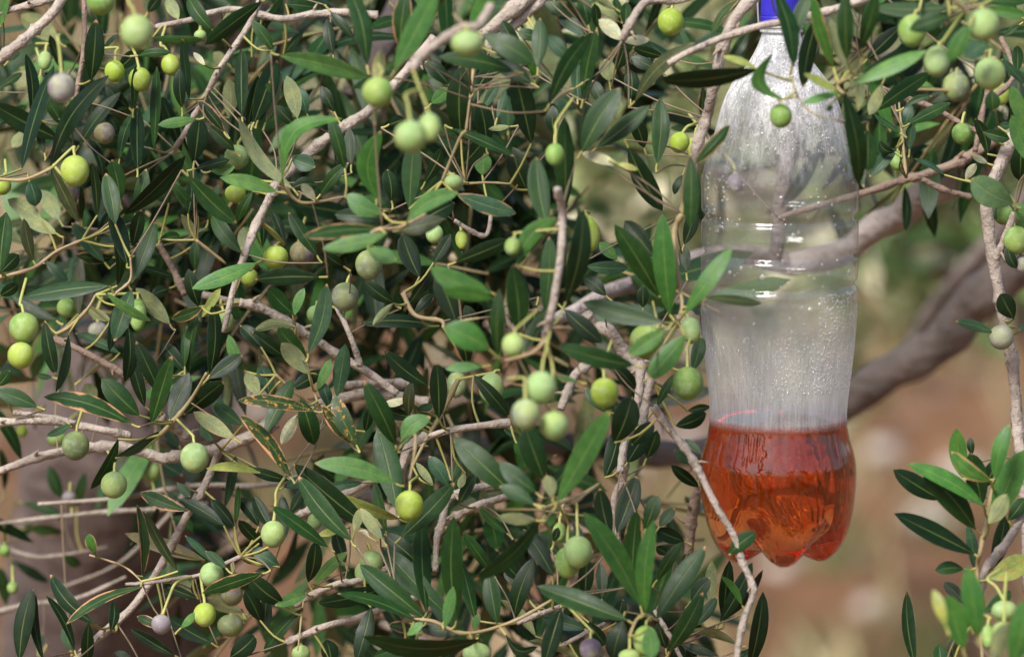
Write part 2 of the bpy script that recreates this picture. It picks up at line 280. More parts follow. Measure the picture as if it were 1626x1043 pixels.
# olives: x y rx ry depth colour (g green, y yellow-green, p pale, v violet bloom, b brownish, d dull dark) stalk-to x y | label
OLIVES = """
217 52 26 29 -13 p 205 5|large pale blurred olive at the upper left, below the top edge
98 140 22 24 -9 v 92 60|mauve-grey olive on a long yellow stalk at the upper left
182 114 16 18 0 y 184 76|yellow-green olive left of a pair under the large pale upper left olive
222 127 18 20 0 y 212 80|yellow-green olive partly behind a narrow upright leaf, right below the large pale one
271 104 15 18 1 y 255 70|yellow-green olive right of two others at the upper left, crossed by a stalk
71 97 11 18 2 p 75 70|small oval pale green olive by the grey branch at the left edge
63 129 7 9 2 g 68 108|tiny green olive tucked beneath an oval pale one at the upper left
119 272 23 26 -3 y 115 235|green and yellow olive hanging over a brownish one near the left edge
108 308 18 20 1 b 100 280|brownish olive hidden under a green and yellow one near the left edge
4 296 14 15 0 y 10 275|yellow-green olive cut by the left edge beside a tan twig
166 212 17 18 2 b 160 185|dark reddish olive in the shade of leaves at the upper left
374 308 17 15 1 y 385 285|yellow-green olive lying below a pale narrow leaf
376 250 20 20 2 p 380 225|pale dull olive behind the base of pale narrow leaf
160 3 23 22 -6 g 150 -30|green olive cut by the top edge near the left corner
318 57 10 9 2 p 318 44|little pale olive above the pale bare twig at the upper left
600 148 25 25 -12 g 608 115|blurred green olive under a stubby shoot left of the paired pale olives
742 70 26 21 -14 p 735 45|blurred pale olive on a tan shoot near the top centre
652 218 26 26 -15 p 645 150|left and larger of two touching pale olives, upper centre
682 203 18 26 -14 p 676 165|right and narrower of two touching pale olives, upper centre
881 246 15 19 -8 g 884 195|green olive on a hooked yellow stalk between dark leaves, upper centre
1065 36 21 23 -2 y 1072 0|bright yellow-green olive hanging from the tan twig near top, left of bottle
1079 227 16 18 0 y 1100 198|left of two yellow-green olives beside the branch along the bottle
1102 233 13 16 1 y 1108 200|yellow-green olive half behind the branch along the bottle
1240 185 18 21 -8 g 1238 158|green olive hanging in front of the bottle's shoulder
1449 50 23 28 -9 g 1460 15|green olive behind a leaf, leftmost of the upper right bunch
1562 40 25 27 -12 p 1558 10|pale green olive at the top of the upper right bunch
1488 98 21 27 -10 p 1497 66|pale yellowish olive on a thick curved stalk, upper right bunch
1572 118 25 27 -8 p 1573 80|pale green olive above a short leaf in the upper right bunch
1518 139 22 25 6 d 1520 110|dull brownish blurred olive low in the upper right bunch
1590 150 14 20 4 y 1592 120|yellowish olive half hidden behind the pale olive at upper right
1527 213 16 18 0 g 1532 180|green olive on an arched yellow stalk below the upper right bunch
1426 256 14 19 2 g 1424 236|green olive above the brown branch right of the bottle
1594 340 17 19 0 g 1600 320|green olive under the spotted broad leaf at right edge
1614 382 21 24 -2 g 1606 350|dull green olive at the right edge beside a forked twig
1624 420 13 16 -2 v 1618 400|greyish olive cut by the right edge under a green one
1590 536 20 20 -2 v 1612 520|grey-green olive with violet bloom alone on the right-hand twig
38 521 24 25 -4 g 32 480|upper of two stacked olives at the left edge
33 565 21 22 -4.4 y 34 540|lower of two stacked olives at the left edge
106 489 16 16 3 g 105 470|green olive behind a long leaf at the left
219 500 14 30 -.4 g 218 466|elongated green olive behind a broad grey-green leaf, left
156 526 16 15 5 v 150 505|blurred violet olive behind leaves at the left
356 511 16 19 1 p 350 485|pale olive behind the broken end of a bare twig
438 409 20 19 0 y 448 388|yellow-green olive left of a brown-green one, left of centre
480 402 20 20 2 b 475 380|brown-green olive right of a yellow-green one, left of centre
586 421 22 25 -2 d 584 390|dark green olive under pale blurred leaves at the centre
548 472 22 24 1 d 556 440|dull green olive below a dark green one near the centre
500 499 13 15 2 p 506 480|small light green olive beside an upright curved leaf
396 441 14 15 3 y 405 420|yellow-green olive behind a light leaf beside the bare twig
690 372 14 17 2 p 692 350|left of two pale small olives high in the centre foliage
733 381 10 18 1 y 730 355|slim yellow-green olive in the centre foliage
720 290 15 13 -4 p 705 285|pale olive beside a tan stem, upper centre
935 372 18 32 -5 y 925 335|large yellow-green olive behind a dark upright leaf, centre right
814 392 13 17 -9 g 822 370|blurred light green olive among leaves at the centre
815 548 18 20 -12 p 822 520|blurred pale olive above the bunch of three
859 616 25 27 -12 p 866 560|upper olive of the bunch of three below centre
835 658 23 25 -12.5 w 832 600|left olive of the bunch of three, with violet flush
880 676 23 23 -12 p 877 580|lowest olive of the bunch of three below centre
960 624 22 25 -8 y 958 580|single yellow-green olive right of the bunch of three
1026 543 27 28 -6 g 1045 520|green olive crossed by a light leaf left of the bottle
1097 525 16 25 -4 p 1085 500|pale oval olive touching the bottle's left edge
1092 609 25 27 -5 g 1092 550|green olive hanging just left of the bottle's waist
780 616 20 27 0 p 790 590|pale green olive crossed by a dark slanting leaf
725 611 16 24 4 d 728 585|dull blurred olive behind a forked tan twig
120 708 22 24 -1 d 124 672|grey-green olive with brown flush in front of a bare twig, left
181 770 21 22 -1 p 182 735|grey-green olive hanging under crossed leaves, lower left
309 727 23 25 -2 p 305 690|pale green olive hanging beside a dark hollow, lower left
240 750 15 15 7 p 232 725|small blurred pale olive behind twigs, lower left
650 803 23 25 -4 y 652 765|bright yellow-green olive hanging below centre
434 848 20 22 -1 p 441 775|pale green olive on a bent yellow stalk, lower left of centre
590 893 19 20 -1 p 584 865|upper of two overlapping pale olives beside long leaves, bottom centre
579 909 16 20 0 p 582 880|lower of two overlapping pale olives beside long leaves, bottom centre
336 912 19 20 -1 p 345 885|pale green olive in front of leaf cluster, bottom left
325 976 18 20 -1 y 323 945|bright green olive hanging low at the bottom left
256 991 16 16 -1 v 280 925|small violet olive on a yellow stalk, bottom left
366 993 21 18 1 d 390 985|dark grey-green olive beside a thin twig, bottom left
368 945 18 17 2 b 372 925|dark violet-brown olive in shade, bottom left
500 828 12 15 1 p 503 805|little pale olive half behind a leaf, lower centre left
918 876 23 26 -6 p 915 800|upper right olive of a tight bunch at the bottom, left of bottle
901 893 20 26 -5.4 g 902 830|lower left olive of a tight bunch at the bottom, left of bottle
888 845 11 18 -3 g 890 820|slim green olive half behind the tight bunch at the bottom
660 1034 18 16 -3 y 668 1005|yellow-green olive at the bottom edge under a long leaf
757 1038 23 18 -4 p 760 1005|pale olive cut by the bottom edge, centre
478 1037 15 14 0 p 474 1005|pale olive cut by the bottom edge, left of centre
938 1031 18 18 -5 v 938 1000|olive with violet flush at the bottom edge
1000 1042 18 12 -7 p 1000 1005|pale olive cut by the bottom edge below a spray of leaves
1025 1017 20 26 -7 g 1028 985|green olive behind a pale leaf at bottom, left of bottle
1595 970 21 17 -8 p 1568 918|upper pale olive of the bunch at the lower right corner
1594 1004 19 18 -10 p 1595 950|front olive of the bunch at the lower right corner
1569 1010 11 22 -8 g 1572 980|slim olive at the left of the bunch in the lower right corner
35 685 9 10 9 y 38 668|tiny blurred yellow-green olive at the left edge
90 697 15 12 9 g 92 680|blurred green olive behind the bare twig, left
110 791 12 12 9 v 112 770|blurred violet olive, lower left
7 874 9 10 9 g 8 858|blurred green olive cut by the left edge, lower left
20 933 9 11 8 g 20 915|blurred green olive near the left edge, at the bottom
1168 291 13 17 5 v 1165 262|violet olive seen through the upper part of bottle
"""
DENS = ["56766677631","67886688741","67887788630","67777888620","45655668510","23453114310","22225411221","21114433431","21135444542","32255545553"]
# ---------------------------------------------------------------- helpers
rnd = random.Random(7)
def at(px, py, d=0.0):
    """point of the place that stands d depth steps behind the bottle's plane, in the direction of photograph pixel (px, py)"""
    z = DIST + d * DM
    return CAM + FWD * z + RIGHT * ((px - W_PX / 2) * z / F_PX) - UP * ((py - H_PX / 2) * z / F_PX)
def mm(px, d=0.0): return px * (DIST + d * DM) / F_PX
def tag(o, label=None, cat=None, group=None, kind=None):
    if label: o['label'] = label
    if cat: o['category'] = cat
    if group: o['group'] = group
    if kind: o['kind'] = kind
    return o
def link(name, me, mats, parent=None, loc=None):
    o = bpy.data.objects.new(name, me); COL.objects.link(o)
    for m in (mats if isinstance(mats, (list, tuple)) else [mats]):
        if len(me.materials) < (len(mats) if isinstance(mats, (list, tuple)) else 1): me.materials.append(m)
    if parent is not None: o.parent = parent
    if loc is not None: o.location = loc
    return o
def empty(name, loc):
    o = bpy.data.objects.new(name, None); COL.objects.link(o); o.location = loc; o.empty_display_size = 0.1; return o
class Geo:
    """verts, faces, material index per face, tint and aux colour per vertex"""
    def __init__(s): s.v, s.f, s.m, s.c, s.a = [], [], [], [], []
    def add(s, v, f, mi=0, c=(1, 1, 1, 0), a=None):
        b = len(s.v); s.v.extend(v); s.f.extend([tuple(i + b for i in q) for q in f]); s.m.extend([mi] * len(f))
        s.c.extend([c] * len(v)); s.a.extend(a if a is not None else [(0, 0, 0, 0)] * len(v))
    def mesh(s, name, origin=None, smooth=True):
        me = bpy.data.meshes.new(name)
        vv = s.v if origin is None else [(p[0] - origin[0], p[1] - origin[1], p[2] - origin[2]) for p in s.v]
        me.from_pydata([tuple(p) for p in vv], [], s.f)
        me.polygons.foreach_set('material_index', s.m)
        if smooth: me.polygons.foreach_set('use_smooth', [True] * len(s.f))
        for nm, dat in (('tint', s.c), ('aux', s.a)):
            at_ = me.attributes.new(nm, 'FLOAT_COLOR', 'POINT')
            at_.data.foreach_set('color', np.array(dat, dtype=np.float32).ravel())
        me.update(); return me
def catmull(P, n):
    """smooth polyline through the points P, n pieces per span"""
    out = []
    for i in range(len(P) - 1):
        p0 = P[max(i - 1, 0)]; p1 = P[i]; p2 = P[i + 1]; p3 = P[min(i + 2, len(P) - 1)]
        for k in range(n):
            t = k / n
            out.append(0.5 * ((2 * p1) + (p2 - p0) * t + (2 * p0 - 5 * p1 + 4 * p2 - p3) * t * t + (3 * p1 - p0 - 3 * p2 + p3) * t ** 3))
    out.append(P[-1].copy()); return out
def tube(g, pts, rad, sides=8, mi=0, c=(1, 1, 1, 0), caps=True, lump=0.0, rg=rnd):
    n = len(pts); V = []; up = Vector((0.13, 0.3, 0.95))
    ref = None; ph = rg.random() * 6.28
    for i, p in enumerate(pts):
        t = (pts[min(i + 1, n - 1)] - pts[max(i - 1, 0)])
        t = t.normalized() if t.length > 1e-9 else Vector((0, 0, 1))
        if ref is None: ref = t.cross(up if abs(t.dot(up)) < .95 else Vector((1, 0, 0))).normalized()
        ref = (ref - t * ref.dot(t)).normalized(); bi = t.cross(ref)
        r = rad[i] if hasattr(rad, '__len__') else rad
        for k in range(sides):
            a = 2 * math.pi * k / sides
            rr = r * (1 + lump * (math.sin(3 * a + ph + i * .7) * .5 + rg.uniform(-.6, .6)))
            V.append(p + (ref * math.cos(a) + bi * math.sin(a)) * rr)
    F = [(i * sides + k, i * sides + (k + 1) % sides, (i + 1) * sides + (k + 1) % sides, (i + 1) * sides + k) for i in range(n - 1) for k in range(sides)]
    if caps: F += [tuple(range(sides))[::-1], tuple((n - 1) * sides + k for k in range(sides))]
    g.add(V, F, mi, c)

# ---------------------------------------------------------------- materials
def mat(name):
    m = bpy.data.materials.new(name); m.use_nodes = True; t = m.node_tree; t.nodes.clear()
    out = t.nodes.new('ShaderNodeOutputMaterial'); return m, t, out
def node(t, typ, **kw):
    n = t.nodes.new(typ)
    for k, v in kw.items():
        if k.startswith('i_'):
            key = k[2:]; key = int(key) if key.isdigit() else key.replace('_', ' '); n.inputs[key].default_value = v
        else: setattr(n, k, v)
    return n
def mixc(t, a, b, f, blend='MIX'):
    n = t.nodes.new('ShaderNodeMix'); n.data_type = 'RGBA'; n.blend_type = blend; n.clamp_factor = True
    for s, v in ((0, f), (6, a), (7, b)):
        if isinstance(v, bpy.types.NodeSocket): t.links.new(v, n.inputs[s])
        else: n.inputs[s].default_value = v if s == 0 else (tuple(v) + (1,))[:4]
    return n.outputs[2]
def rng(t, x, a, b, lo=0.0, hi=1.0, smooth=True):
    n = t.nodes.new('ShaderNodeMapRange'); n.interpolation_type = 'SMOOTHSTEP' if smooth else 'LINEAR'
    t.links.new(x, n.inputs[0]); n.inputs[1].default_value = a; n.inputs[2].default_value = b; n.inputs[3].default_value = lo; n.inputs[4].default_value = hi
    return n.outputs[0]
def math_(t, op, a, b=None):
    n = t.nodes.new('ShaderNodeMath'); n.operation = op
    for i, v in enumerate((a, b)):
        if v is None: continue
        if isinstance(v, bpy.types.NodeSocket): t.links.new(v, n.inputs[i])
        else: n.inputs[i].default_value = v
    return n.outputs[0]
def noise(t, vec, scale, detail=3, rough=.55, dist=0.0):
    n = t.nodes.new('ShaderNodeTexNoise'); n.inputs['Scale'].default_value = scale; n.inputs['Detail'].default_value = detail
    n.inputs['Roughness'].default_value = rough; n.inputs['Distortion'].default_value = dist
    if vec is not None: t.links.new(vec, n.inputs['Vector'])
    return n.outputs[0]
def coords(t, kind='Position'):
    if kind == 'Position': return t.nodes.new('ShaderNodeNewGeometry').outputs['Position']
    return t.nodes.new('ShaderNodeTexCoord').outputs[kind]
def attr(t, name): n = t.nodes.new('ShaderNodeAttribute'); n.attribute_name = name; return n
def sep(t, c): n = t.nodes.new('ShaderNodeSeparateColor'); t.links.new(c, n.inputs[0]); return n.outputs
def princ(t, out, color, rough=.5, spec=.5, bump=None, bstr=.3, bdist=.0005):
    p = t.nodes.new('ShaderNodeBsdfPrincipled')
    if isinstance(color, bpy.types.NodeSocket): t.links.new(color, p.inputs['Base Color'])
    else: p.inputs['Base Color'].default_value = tuple(color) + (1,)
    if isinstance(rough, bpy.types.NodeSocket): t.links.new(rough, p.inputs['Roughness'])
    else: p.inputs['Roughness'].default_value = rough
    p.inputs['Specular IOR Level'].default_value = spec
    if bump is not None:
        b = t.nodes.new('ShaderNodeBump'); b.inputs['Strength'].default_value = bstr; b.inputs['Distance'].default_value = bdist
        t.links.new(bump, b.inputs['Height']); t.links.new(b.outputs[0], p.inputs['Normal'])
    t.links.new(p.outputs[0], out.inputs['Surface']); return p

def leaf_material(name, under):
    m, t, out = mat(name); ti = attr(t, 'tint'); au = attr(t, 'aux'); a = sep(t, au.outputs['Color']); pos = coords(t)
    u, v, spot, edge = a[0], a[1], a[2], au.outputs['Alpha']
    col = ti.outputs['Color']
    if under: col = mixc(t, (0.21, 0.25, 0.135), col, 0.35)
    n1 = noise(t, pos, 160, 3); col = mixc(t, col, mixc(t, col, (1.5, 1.35, 1.1), 1.0, 'MULTIPLY'), rng(t, n1, .35, .75))
    n2 = noise(t, pos, 900, 2); col = mixc(t, mixc(t, col, (0, 0, 0), .22), col, rng(t, n2, .3, .7))
    mid = math_(t, 'MULTIPLY', rng(t, u, .11, .02), rng(t, v, 1.0, .25, .35, 1.0)); col = mixc(t, col, (0.17, 0.23, 0.06) if not under else (0.33, 0.34, 0.17), math_(t, 'MULTIPLY', mid, .40))
    ns = noise(t, pos, 330, 4, .65, .6)
    sp = math_(t, 'MULTIPLY', rng(t, ns, .55, .64), spot); col = mixc(t, col, (0.36, 0.17, 0.03), sp)
    ne = noise(t, pos, 90, 3); eg = math_(t, 'MULTIPLY', math_(t, 'MULTIPLY', rng(t, math_(t, 'ADD', u, math_(t, 'MULTIPLY', ne, 1.3)), 1.42, 1.62), edge), 1.0)
    tipb = math_(t, 'MULTIPLY', rng(t, v, .93, .99), rng(t, n1, .5, .62)); eg = math_(t, 'MAXIMUM', eg, tipb)
    col = mixc(t, col, (0.40, 0.21, 0.10), eg)
    h = math_(t, 'ADD', math_(t, 'MULTIPLY', mid, -1.0), math_(t, 'MULTIPLY', n2, .35))
    princ(t, out, col, rng(t, n1, .2, .8, .38, .54) if not under else .75, .22 if not under else .12, h, .35, .0006)
    return m
M_TOP, M_UND = leaf_material('leaf_upper_side', False), leaf_material('leaf_underside', True)
def stem_material():
    m, t, out = mat('young_stem'); pos = coords(t); ti = attr(t, 'tint')
    n = noise(t, pos, 220, 3); c = mixc(t, ti.outputs['Color'], mixc(t, ti.outputs['Color'], (0.30, 0.17, 0.08), .55), rng(t, n, .5, .75))
    princ(t, out, c, .55, .35, n, .3, .0006); return m
M_STEM = stem_material()
def bark_material(name, c0, c1, c2, sc_):
    m, t, out = mat(name); pos = coords(t, 'Position'); ti = attr(t, 'tint')
    n1 = noise(t, pos, 40 * sc_, 5, .62); n2 = noise(t, pos, 170 * sc_, 4, .6); n3 = noise(t, pos, 420 * sc_, 2)
    c = mixc(t, c0, c1, rng(t, n1, .35, .68)); c = mixc(t, c, c2, math_(t, 'MULTIPLY', rng(t, n2, .58, .72), .7))
    c = mixc(t, c, (0.06, 0.045, 0.035), math_(t, 'MULTIPLY', rng(t, n3, .66, .76), .75))
    c = mixc(t, c, ti.outputs['Color'], ti.outputs['Alpha'])
    h = math_(t, 'ADD', n2, math_(t, 'MULTIPLY', n1, .8))
    princ(t, out, c, .82, .2, h, 1.0, .0035 / sc_); return m
M_BARK = bark_material('pale_twig_bark', (0.30, 0.25, 0.21), (0.44, 0.375, 0.32), (0.13, 0.10, 0.08), 1.0)
M_BROWN = bark_material('brown_twig_bark', (0.21, 0.15, 0.115), (0.28, 0.205, 0.16), (0.11, 0.08, 0.06), 1.0)
M_LIMB = bark_material('limb_bark', (0.13, 0.105, 0.095), (0.25, 0.205, 0.185), (0.07, 0.055, 0.05), .45)
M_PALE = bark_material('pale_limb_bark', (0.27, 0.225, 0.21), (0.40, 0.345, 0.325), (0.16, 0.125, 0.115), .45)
M_TRUNK = bark_material('trunk_bark', (0.085, 0.064, 0.058), (0.17, 0.13, 0.12), (0.03, 0.022, 0.022), .22)

# ---------------------------------------------------------------- the ground
def ground_height(x, y):
    return 0.05 * math.sin(x * .9 + .4 * y) + 0.04 * math.sin(y * .7 - x * .3) + max(0, y - 24) * .045
def build_ground():
    xs = np.concatenate([np.linspace(-160, -14, 14), np.linspace(-12, 12, 49), np.linspace(14, 160, 14)])
    ys = np.concatenate([np.linspace(-120, -10, 10), np.linspace(-8, 40, 97), np.linspace(45, 260, 16)])
    V = [(x, y, ground_height(x, y)) for y in ys for x in xs]; nx = len(xs)
    F = [(j * nx + i, j * nx + i + 1, (j + 1) * nx + i + 1, (j + 1) * nx + i) for j in range(len(ys) - 1) for i in range(nx - 1)]
    me = bpy.data.meshes.new('ground'); me.from_pydata(V, [], F); me.polygons.foreach_set('use_smooth', [True] * len(F))
    m, t, out = mat('dry_earth'); pos = coords(t)
    mp = t.nodes.new('ShaderNodeMapping'); t.links.new(pos, mp.inputs[0]); mp.inputs['Scale'].default_value = (1, .45, 1)
    v = mp.outputs[0]
    n1 = noise(t, v, 1.1, 4, .6); n2 = noise(t, v, 5.5, 4, .65); n3 = noise(t, v, 19, 3, .6)
    c = mixc(t, (0.09, 0.046, 0.025), (0.20, 0.103, 0.053), rng(t, n2, .35, .65))
    c = mixc(t, c, (0.22, 0.155, 0.075), math_(t, 'MULTIPLY', rng(t, n1, .48, .66), .75))
    c = mixc(t, c, (0.05, 0.035, 0.025), math_(t, 'MULTIPLY', rng(t, n3, .56, .7), .7))
    c = mixc(t, c, (0.50, 0.43, 0.36), math_(t, 'MULTIPLY', rng(t, noise(t, v, 6, 2), .62, .70), .55))
    princ(t, out, c, .95, .1, n2, .6, .05)
    return tag(link('ground', me, m), kind='structure')
build_ground()

# ---------------------------------------------------------------- leaf builder
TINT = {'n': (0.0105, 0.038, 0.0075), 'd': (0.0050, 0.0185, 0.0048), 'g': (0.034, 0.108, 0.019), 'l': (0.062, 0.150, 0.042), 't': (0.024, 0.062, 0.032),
        'o': (0.026, 0.034, 0.012), 'y': (0.20, 0.24, 0.06), 'u': (0.13, 0.16, 0.07), 'U': (0.62, 0.62, 0.52), 's': (0.018, 0.040, 0.012), 'b': (0.024, 0.055, 0.018), 'h': (0.08, 0.15, 0.07)}  # shade is put into the colour of d, backlight into g
def prof(t, k=0.0):
    """half-width of an olive leaf along its length, 0..1; k > 0 moves the widest place to the tip and rounds it"""
    return max(0.0, math.sin(math.pi * min(1, t) ** (1.12 + .2 * k))) ** (.63 - .10 * k)
def leaf_geo(g, base, tip, width, roll, lat, arch, fold, tint, spot=0, edge=0, nseg=9, na=2, side0=None, round_=0.0, under=False, curl=.25):
    ax = tip - base; L = ax.length; ax = ax / L
    v = (CAM - (base + tip) / 2).normalized() if side0 is None else side0
    s0 = ax.cross(v)
    if s0.length < 1e-4: s0 = ax.cross(Vector((0, 0, 1)))
    s0.normalize(); n0 = s0.cross(ax).normalized()
    s = s0 * math.cos(roll) + n0 * math.sin(roll); n = n0 * math.cos(roll) - s0 * math.sin(roll)
    if under: n = -n; s = -s
    us = [i / na for i in range(-na, na + 1)]; rows = []; aux = []
    hw = width / 2
    ts = [i / nseg for i in range(nseg + 1)]
    for t in ts:
        w = max(hw * prof(t, round_), hw * .035)
        c = base + ax * (L * t) + lat * math.sin(math.pi * t) + n * (arch * math.sin(math.pi * t) - arch * .5 * t * t)
        for u in us:
            h = abs(u) * w * math.tan(fold) - curl * w * abs(u) ** 3 * .9
            rows.append(c + s * (u * w) + n * h); aux.append((abs(u), t, spot, edge))
    m = len(us); F = [(i * m + k, i * m + k + 1, (i + 1) * m + k + 1, (i + 1) * m + k) for i in range(nseg) for k in range(m - 1)]
    # s, axis and n are right handed as (axis x n); make the sheet's front face look along n
    a_, b_, c_ = rows[m * (nseg // 2)], rows[m * (nseg // 2) + 1], rows[m * (nseg // 2 + 1)]
    if (b_ - a_).cross(c_ - a_).dot(n) < 0: F = [q[::-1] for q in F]
    g.add(rows, F, 0, tint, aux)
    low = []
    for i, p in enumerate(rows):
        u = us[i % m]; low.append(p - n * (0.00045 * (1 - abs(u) * .8) + .00005))
    g.add(low, [q[::-1] for q in F], 1, tint, aux)
    return n

# ---------------------------------------------------------------- the near olive tree: trunk, limbs, twigs
tree = empty('olive_tree', (0.02, 1.25, 0.0))
tag(tree, 'near olive tree whose leafy fruiting branches fill the left and surround the bottle', 'tree')
bpy.context.view_layer.update()
TREE_LOC = Vector(tree.location)
def part_of(par_loc, name, g, mats, parent, origin):
    me = g.mesh(name, origin); o = link(name, me, mats, parent); o.location = Vector(origin) - par_loc; return o
def pts_of(s): a = [float(x) for x in s.split()]; return [(a[i], a[i + 1]) for i in range(0, len(a), 2)]

g = Geo(); P = [Vector((-.30, 1.32, -.05)), Vector((-.28, 1.30, .35)), Vector((-.34, 1.22, .8)), at(190, 760, 44), at(225, 640, 42), at(215, 520, 42), at(255, 380, 40), at(330, 180, 36), at(420, -120, 32), at(520, -500, 30)]
Q = catmull(P, 7); rr = np.interp(np.linspace(0, 1, len(Q)), [0, .15, .45, .7, 1], [.16, .10, .072, .062, .05])
tube(g, Q, list(rr), 18, 0, (1, 1, 1, 0), lump=.07); trunk = part_of(TREE_LOC, 'trunk', g, [M_TRUNK], tree, Q[0])
for line in LIMBS.strip().split('\n'):
    hd, body = line.split(':'); r0, r1, d0, d1 = [float(x) for x in hd.split()]; pp = pts_of(body)
    P = [at(x, y, d0 + (d1 - d0) * i / (len(pp) - 1)) for i, (x, y) in enumerate(pp)]
    Q = catmull(P, 6); n = len(Q)
    rad = [mm(r0 + (r1 - r0) * i / (n - 1), d0) * (1 + .06 * math.sin(i * .8 + r0)) for i in range(n)]
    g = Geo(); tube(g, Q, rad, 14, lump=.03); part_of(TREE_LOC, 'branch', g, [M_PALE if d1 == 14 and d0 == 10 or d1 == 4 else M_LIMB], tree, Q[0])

TW = []   # (object, sampled points)
for line in TWIGS.strip().split('\n'):
    hd, body = line.split(':'); a = hd.split(); r0, r1, d = float(a[0]), float(a[1]), float(a[2]); fl = a[3]; pp = pts_of(body)
    dz = rnd.uniform(-1.2, 1.2)
    P = [at(x, y, d + dz * (i / (len(pp) - 1) - .5) + rnd.uniform(-.25, .25)) for i, (x, y) in enumerate(pp)]
    Q = catmull(P, 8); n = len(Q); g = Geo(); nodes_at = {rnd.randrange(2, n) for _ in range(max(2, n // 7))}
    rad = []
    for i in range(n):
        r = mm(r0 + (r1 - r0) * i / (n - 1), d) * .88
        if i in nodes_at: r *= 1.32
        elif i - 1 in nodes_at or i + 1 in nodes_at: r *= 1.12
        rad.append(r * rnd.uniform(.94, 1.06))
    if fl == 'y':
        rad = [r * (1.0 - .45 * i / n) * .82 for i, r in enumerate(rad)]
        k = rnd.random(); tint = (0.26 + .07 * k, 0.215 + .03 * k, 0.10 + .04 * k, 1); tube(g, Q, rad, 7, 0, tint, lump=.06); M_ = M_STEM
    else: tube(g, Q, rad, 9, 0, (1, 1, 1, 0), lump=.10); M_ = M_BARK if fl == 'p' else M_BROWN
    # little leaf-scar spurs
    for i in nodes_at:
        if rnd.random() < .22 and r0 > 4:
            t = (Q[min(i + 1, n - 1)] - Q[i - 1]).normalized(); o_ = Vector((rnd.uniform(-1, 1), rnd.uniform(-1, .2), rnd.uniform(-1, 1))); o_ = (o_ - t * o_.dot(t)).normalized()
            q = [Q[i], Q[i] + o_ * rad[i] * 1.5 + t * rad[i] * .5, Q[i] + o_ * rad[i] * rnd.uniform(1.9, 2.8) + t * rad[i] * 1.2]
            tube(g, q, [rad[i] * .42, rad[i] * .3, rad[i] * .12], 5, 0, (0.30, 0.22, 0.12, .5) if fl != 'y' else tint)
    o = part_of(TREE_LOC, 'twig', g, [M_], tree, Q[0]); TW.append((o, Q, Q[0], d))
TWP = np.array([tuple(p) for (_, Q, _, _) in TW for p in Q]); TWI = np.array([i for i, (_, Q, _, _) in enumerate(TW) for p in Q])
def nearest_twig(p):
    d2 = ((TWP - np.array(tuple(p))) ** 2).sum(1); k = int(d2.argmin()); return int(TWI[k]), Vector(TWP[k]), math.sqrt(d2[k])

# ---------------------------------------------------------------- traced leaves
recs = []
for (ox, oy, s), body in LEAVES.items():
    for line in body.strip().split('\n'):
        for it in line.split(';'):
            a = it.split()
            bx, by, tx, ty, w, d = [float(x) for x in a[:6]]; fl = a[6]; bend = float(a[7])
            recs.append((ox + bx / s, oy + by / s, ox + tx / s, oy + ty / s, w / s, d, fl, bend / s))
def visible_share(r):
    bx, by, tx, ty, w = r[:5]; k = sum(0 <= bx + (tx - bx) * q <= W_PX and 0 <= by + (ty - by) * q <= H_PX for q in (0, .25, .5, .75, 1)) / 5
    return math.hypot(tx - bx, ty - by) * w * k * (1.25 if r[5] < -2 else 1)
order = sorted(range(len(recs)), key=lambda i: -visible_share(recs[i])); single = set(order[:300])
stuff = Geo(); shoots = Geo()
def petiole(g, a, b, r, c, mi=2):
    mid = (a + b) / 2 + Vector((rnd.uniform(-1, 1), rnd.uniform(-1, 1), rnd.uniform(-1.5, .2))) * (a - b).length * .09
    tube(g, catmull([a, mid, b], 3), [r * 1.25, r * 1.2, r * 1.1, r, r, r * .95, r * .9], 5, mi, c, caps=False)
def stem_tint(): k = rnd.random(); return (0.22 + .14 * k, 0.23 + .10 * k, 0.07 + .02 * k, 1)
